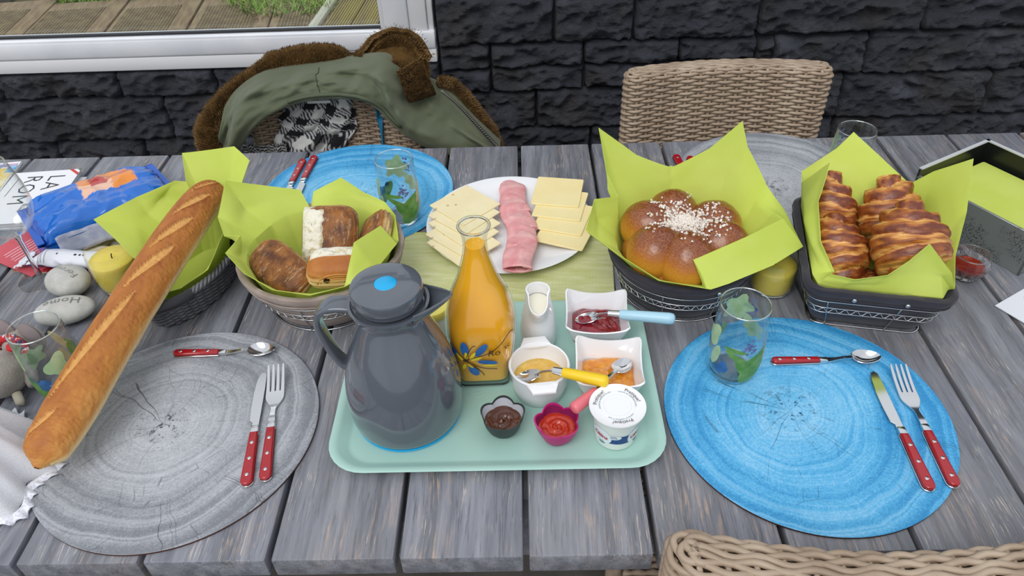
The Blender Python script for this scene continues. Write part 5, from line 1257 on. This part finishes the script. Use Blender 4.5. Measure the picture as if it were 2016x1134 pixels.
obj('pages', box(.19, .22, .006, .0008, 1, c=(0, 0, .003)), MPAP, mg)
s = NT('photo_print'); c_ = s.ramp(s.noise(s.coord(), 18, 4), (.38, C('#e6c558')), (.5, C('#e9e4cf')), (.6, C('#f0df9a')), (.7, C('#8c9fc4'))); s.bsdf(Base=c_, Roughness=.35)
obj('cover_photo', box(.184, .190, .0004, c=(0, -.010, .0064)), s.m, mg, smooth=0); obj('cover_strip', box(.184, .010, .0004, c=(0, .096, .0064)), mat('pink_strip', '#d9a9bd', .4, '#6f8fc0', 30), mg, smooth=0); obj('cover_badge', box(.016, .026, .0005, c=(.086, .080, .0066)), mat('blue_badge_print', '#3a7fc0', .4, '#8fc4e6', 120), mg, smooth=0)

def crisp_bag():
    t = thing('crisp_bag', 'shiny blue crisp packet with an orange and red picture', 'bag', (-.737, .665, T + .004), atan2(.130, .155)); L, W, H = .235, .145, .058; cols = []; blue, red, ora, pch, dk = mcol('#0668c8', '#b8322c', '#e58a2c', '#e8b79a', '#0c4aa8')
    def f(u, v, s):
        x = (u - .5)*L; y = (v - .5)*W; e = (1 - (2*u - 1)**4)*(1 - (2*v - 1)**4)
        cr = .016*abs(nz(x*10, y*16, s, 1, 3)) + .006*sin((x*60 + 40*abs(y)))*(abs(2*u - 1)**2)
        z = s*(H/2*e**.5) - s*cr*min(1, e*4)*1.0 + H*.48*min(1, e*3)
        if s < 0: z = max(.0, H*.48*(1 - min(1, e*2.2)) + .0)
        c = blue; X, Y = u + .03*nz(u*8, v*8), v + .03*nz(u*8, v*8, 5)
        if .42 < X < .80 and .44 < Y < .94 - .2*abs(X - .6): c = pch if Y < .68 and X < .64 else ora
        if .50 < X < .62 and .62 < Y < .80: c = red
        if .64 < X < .88 and .70 < Y < .88 and abs((Y - .79) - (X - .76)*.3) < .05: c = C('#c95a1c')
        if X < .08 or X > .93: c = dk
        cols.append(c); return (x, y, z)
    a = grid(lambda u, v: f(u, v, 1), 80, 56); b = grid(lambda u, v: f(u, v, -1), 80, 56)
    obj('foil_pouch', joinm(a, (b[0], [tuple(reversed(q)) for q in b[1]])), mat('glossy_printed_foil', '#ffffff', .16, attr=True, Coat=.5, bump=.25, bscale=22, bdist=.006), t, smooth=70, cols=cols)
    g = grid(lambda u, v: ((u - .5)*.17 - .005, -W/2 + .002 - .016*v + .003*sin(u*9), .022 + .012*(1 - v) - .018*v + .003*nz(u*6, v)), 40, 6)
    obj('printed_back', thick(g, .0006), mat('silver_grey_foil', '#aeb2c4', .25, '#8f95ad', 60), t, smooth=180)
    for sx in (-1, 1): obj('heat_seal', box(.012, W*.9, .0022, c=(sx*(L/2 - .006), 0, .0285)), mat('blue_seal', '#0f57ba', .25), t, smooth=0)
crisp_bag()
def pack():
    t = thing('snack_pack', 'rolled white and blue snack wrapper beside the candle', 'wrapper', (-.732, .5235, T + .0035), rad(-8)); L = .135; cols = []; wh, bl, gy = mcol('#dfe2ea', '#1f55b0', '#8b8f98')
    def f(u, v):
        x = (u - .5)*L; a = 2*pi*v; e = min(1, u*4 + .12); r = .0135*e**.6; z = r*sin(a) + .0145; y = r*1.25*cos(a) + .003*nz(x*40, cos(a), sin(a))
        c = bl if (sin(a) < -.25 or (u < .10 and sin(a) < .3)) else wh
        if .17 < u < .30 and sin(a) > .1 and int(u*130) % 3 == 0: c = gy
        cols.append(c); return (x, y - .012*(1 - e), max(.001, z*(.55 + .45*e)))
    obj('wrapper', grid(f, 70, 28, cv=True), mat('printed_film', '#ffffff', .3, attr=True, bump=.3, bscale=40, bdist=.003), t, smooth=180, cols=cols)
    for x, w in ((-.012, .0016), (.020, .004), (.028, .003), (.034, .002)): obj('printed_mark', box(w, .0035, .0004, c=(x, -.004, .0282)), MINK, t, smooth=0)
    obj('torn_end', thick(grid(lambda u, v: (-L/2 - .002 - .018*u, (v - .5)*.035*(1 + .3*u), .010 + .004*nz(u*5, v*6) - .004*u), 10, 12), .0005), mat('white_film', '#dfe3ea', .3), t, smooth=180)
pack()
rm = thing('red_leaflet', 'leaflet with red printed edge lying under the snack wrapper', 'leaflet', (-.742, .545, T), rad(-6))
obj('sheet', box(.16, .075, .0016, c=(0, 0, .001)), mat('food_photo_print', '#d8d2bd', .4, '#b98d4a', 28, .45, .6, stretch=(1, 3, 1)), rm, smooth=0); obj('red_edge', box(.16, .014, .0018, c=(0, -.030, .0011)), mat('red_edge_ink', '#b5221c', .4), rm, smooth=0)
pc = thing('pink_card', 'pinkish red card with rows of white print by the wine glass', 'card', (-.822, .565, T), rad(-28))
obj('card_sheet', box(.125, .085, .002, .0004, 1, c=(0, 0, .003)), mat('coral_card', '#cc5661', .5, '#c24e58', 12), pc)
obj('printed_lines', joinm(*[box(.0016, w, .0002, c=(-.030 + .0075*k, -.002 + .004*sin(k*3), .0042)) for k, w in enumerate((.05, .056, .044, .058, .05, .054, .048, .052))]), mat('white_ink', '#eec9cc', .5), pc, smooth=0)

def pebble(label, loc, rz, ax, word, size):
    t = thing('lettered_stone', label, 'stone', (loc[0], loc[1], T), rz, 'smooth stones with a carved word')
    def f(u, v):
        a = 2*pi*u; b = -pi/2 + pi*v; p = (ax[0]*cos(b)*cos(a), ax[1]*cos(b)*sin(a), ax[2]*sin(b)); k = 1 + .03*nz(p[0]*22, p[1]*22, p[2]*22 + loc[0]*9, 1, 2); return (p[0]*k, p[1]*k, p[2]*k + ax[2])
    obj('pebble', grid(f, 48, 28, cu=True), mat('pale_grey_stone', '#bfbfbb', .75, '#aeaea8', 60, bump=.2, bscale=200), t, smooth=180)
    def on(x, y, z): d = max(0, 1 - (x/ax[0])**2 - (y/ax[1])**2); return (x, y, ax[2]*(1 + sqrt(d)) + .0012)
    obj('carved_word', mapm(xf(subdiv(text(word, size, 1.1, 0, -.0002), 1), (0, .002, 0), rz=pi), on), mat('engraved_grey', '#77776f', .8), t, smooth=0)
pebble('pale oval stone carved with the word Home', (-.680, .399), rad(12), (.043, .028, .017), 'Home', .020)
pebble('pale rounded stone carved with the word Forever beside the candle glass', (-.704, .464), rad(-26), (.037, .030, .021), 'Forever', .0145)

def plush():
    t = thing('plush_mouse', 'small grey plush mouse with a red checked neckerchief', 'plush toy', (-.697, .257, T), rad(-15)); m = mat('grey_plush_fabric', '#a09a92', .95, '#8d877f', 60, bump=.6, bscale=420, bdist=.002, Sheen=.4)
    def ell(c, r, n=28): return grid(lambda u, v: (c[0] + r[0]*cos(2*pi*u)*sin(pi*v), c[1] + r[1]*sin(2*pi*u)*sin(pi*v), c[2] - r[2]*cos(pi*v)), n, 16, cu=True)
    obj('body', joinm(ell((0, 0, .031), (.036, .033, .031))), m, t, smooth=180)
    hd = obj('head', joinm(ell((-.002, .052, .038), (.027, .026, .024)), ell((-.010, .070, .032), (.013, .014, .012))), m, t, smooth=180)
    for x in (-.022, .020): obj('ear', thick(grid(lambda u, v: (x + .016*v*cos(2*pi*u), .050 + .005*v*v, .062 + .016*v*sin(2*pi*u)), 24, 5, cu=True), .004), mat('mauve_ear_felt', '#8a7f80', .95), hd, smooth=60)
    for x, y, z in ((-.040, .012, .040), (.034, .014, .024)): obj('arm', tube([(x*.5, .015, .040), (x, y, z), (x*1.35, y - .01, z - .006)], [.010, .010, .007], 12), m, t, smooth=180)
    obj('neckerchief', tube([(.025*cos(2*pi*i/40), .030 + .010*sin(2*pi*i/40), .040 + .020*sin(2*pi*i/40)) for i in range(40)], .0055, 8, True), mat('red_checked_cloth', '#b8222c', .8, '#e6d9d6', 160, .55, .6), t, smooth=180)
    obj('button', xf(lathe([(0, .002), (.006, .002), (.007, .0005), (.007, -.001)], 20), (.014, .026, .060), ry=.5), mat('red_button', '#c51f28', .4), t, smooth=40)
    obj('tail', tube([(.030, -.012, .014), (.040, -.020, .008), (.044, -.018, .007)], [.006, .006, .004], 10), mat('cream_felt', '#b9b1a0', .95), t, smooth=180)
    obj('sewn_label', box(.018, .0008, .014, c=(.0, -.0325, .030)), mat('white_satin_label', '#e3d8d8', .5, '#c98f97', 260), t)
plush()
tag(obj('blue_packet', joinm(box(.07, .03, .012, .002, 2, c=(0, 0, .006)), box(.07, .03, .004, .001, 1, c=(0, 0, .0145))), [mat('blue_carton', '#1b62ab', .4, '#dfe6ee', 60, .62, .66)], loc=(-.772, .318, T), rot=(0, 0, rad(8))), 'small blue packet lying behind the plush mouse', 'packet')
cn = thing('drink_can', 'dark green drink can with red print at the table end', 'can', (-.838, .432, T))
obj('can_body', lathe([(0, 0), (.022, 0), (.0285, .006), (.0285, .062), (.025, .068), (0, .068)], 40), mat('dark_green_print', '#14532d', .3, '#0f3f23', 10), cn, smooth=40); obj('red_print', lathe([(.0288, .024), (.0288, .036)], 40), mat('red_can_print', '#c0392b', .35), cn, smooth=40)

def tulle():
    t = thing('tulle_bag', 'white tulle pouch with a lace hem beside the baguette end', 'pouch', (-.664, .110, T)); s = NT('white_tulle')
    b = s.n('BsdfDiffuse', {'Color': (.93, .94, .98)}); tl = s.n('BsdfTranslucent', {'Color': (.93, .95, 1.0)}); tr_ = s.n('BsdfTransparent')
    m1 = s.n('MixShader', {0: .3, 1: b.outputs[0], 2: tl.outputs[0]}); co = s.coord(); n = s.noise(co, 900, 2, .5)
    m2 = s.n('MixShader', {0: s.ramp(n, (.40, .80), (.60, 1.0)), 1: tr_.outputs[0], 2: m1.outputs[0]}); s.t.links.new(m2.outputs[0], s.out.inputs[0])
    def f(u, v):
        a = 2*pi*u; r = lerp(.086, .014, v**.95)*(1 + .12*(1 - .6*v)*sin(9*a) + .07*sin(17*a + 3*v)); return (r*cos(a) - .02*v, r*sin(a) + .02*v, .006 + .165*v)
    obj('net', grid(f, 150, 26, cu=True), s.m, t, smooth=180)
    def g(u, v): a = 2*pi*u; r = .074*.9*(1 + .06*sin(7*a))*lerp(1, .1, v); return (r*cos(a) - .014*v, r*sin(a) + .014*v, .005 + .110*v)
    obj('inner_net', grid(g, 90, 14, cu=True), s.m, t, smooth=180)
    def h(u, v): a = 2*pi*u; r = .086*(1 + .10*sin(9*a)) + .012*v + .004*v*sin(44*a); return (r*cos(a), r*sin(a), .007 - .005*v + .0035*sin(44*a + 1)*v + .002)
    obj('lace_hem', thick(grid(h, 220, 6, cu=True), .0005), mat('white_lace', '#e9ebf2', .8, '#c9cdd9', 320, .5, .62, bump=.6, bscale=300), t, smooth=180)
tulle()

# ================================================================== things at the right end of the table
def napkin_box():
    c = Vector((.7535, .447, T)); d1 = Vector((-.085, .150, 0)); d1.normalize(); a = atan2(d1.y, d1.x)    # long side runs away from the near corner
    t = thing('napkin_box', 'black metal napkin box with embossed silver-grey sides', 'box', tuple(c), a); L, W, H, th = .205, .175, .072, .004
    s = NT('embossed_grey_metal'); co = s.coord(); n = s.math('MULTIPLY', s.ramp(s.noise(co, 330, 4, .8), (.50, 0.), (.58, 1.)), s.ramp(s.noise(co, 22, 3), (.47, 0.), (.56, 1.)))
    s.bsdf(Base=s.mix(n, C('#8a908e'), C('#2b2e2e')), Roughness=.35, Metallic=.4, Normal=s.bump(n, .5, .001)); blk = mat('black_enamel', '#17191a', .3)
    obj('embossed_side', box(L, th, H, .0008, 1, c=(L/2, -th/2, H/2)), s.m, t); obj('embossed_side', box(th, W, H, .0008, 1, c=(th/2, -W/2 , H/2)), s.m, t)
    obj('back_side', box(L, th, H + .012, .0008, 1, c=(L/2, -W + th/2, (H + .012)/2)), blk, t); obj('back_side', box(th, W, H + .012, .0008, 1, c=(L - th/2, -W/2, (H + .012)/2)), blk, t)
    obj('bottom', box(L - .01, W - .01, .003, c=(L/2, -W/2, .0016)), blk, t)
    ed = mat('silver_edge', '#d9dce0', .4, Metallic=.3)
    obj('rim_strip', joinm(box(L, .006, .002, c=(L/2, -W + .003, H + .013)), box(.006, W, .002, c=(L - .003, -W/2, H + .013))), ed, t)
    for k in range(9):
        o = obj('paper_napkin', slab(L - .030, W - .028, .0045, .004), MNAP, loc=(0, 0, 0)); M_ = Matrix.Translation(c) @ Matrix.Rotation(a, 4, 'Z') @ Matrix.Translation((L/2 + .002*sin(k*2), -W/2 + .002*cos(k*3), .0045 + .0056*k)); o.matrix_world = M_
        tag(o, 'topmost folded lime napkin in the black metal box' if k == 8 else '%s folded lime napkin below the topmost one in the black box' % ['eighth', 'seventh', 'sixth', 'fifth', 'fourth', 'third', 'second', 'first'][k], 'napkin', 'folded napkins in the black box')
napkin_box()
def crystal():
    t = thing('crystal_glass', 'small cut crystal glass with red liquid by the napkin box', 'glass', (.672, .449, T))
    P = [(.0, .0), (.014, .0), (.019, .004), (.027, .018), (.0285, .030), (.025, .043), (.0235, .043), (.026, .030), (.024, .018), (.016, .008), (0, .007)]
    obj('crystal_body', lathe(P, 14), MGLASS, t, smooth=0)
    obj('crystal_foot', lathe([(0, .0004), (.0135, .0004), (.018, .0042), (.015, .0072), (0, .0066)], 14), MTHICK, t, smooth=0)
    q = []
    for k in range(14):
        a = 2*pi*k/14
        for d in (-.18, -.09, 0, .09, .18): q.append(tube([(.0205*cos(a), .0205*sin(a), .008), (.0287*cos(a + d), .0287*sin(a + d), .029)], .0005, 4))
    obj('cut_facets', joinm(*q), MTHICK, t, smooth=0)
    obj('red_liquid', lathe([(0, .0078), (.0155, .0084), (.0232, .018), (.0238, .022), (0, .022)], 14), mat('amber_red_liquid', '#7c1408', .1, '#b03408', 30, Trans=.35), t, smooth=0)
    obj('rim', tube([(.0243*cos(2*pi*i/42), .0243*sin(2*pi*i/42), .043) for i in range(42)], .001, 6, True), MTHICK, t, smooth=180)
crystal()
cw = thing('white_card', 'white printed card with a small blue framed picture by the table end', 'card', (.685, .380, T), atan2(.036, .061))
obj('card_sheet', box(.16, .11, .0016, .0003, 1, c=(.08, -.055, .0016)), mat('bright_card', '#dde1e8', .5), cw)
obj('picture_frame_print', box(.05, .045, .0003, c=(.075, -.034, .0026)), mat('blue_frame_print', '#3f76b5', .4), cw); obj('picture_print', box(.042, .037, .0003, c=(.075, -.034, .0029)), mat('sky_picture_print', '#8fb9da', .4, '#2f5f96', 60), cw)
obj('printed_lines', joinm(*[box(.05, .0012, .0003, c=(.075, -.064 - .005*k, .0026)) for k in range(6)]), mat('grey_print_lines', '#a2a7ae', .5), cw, smooth=0)
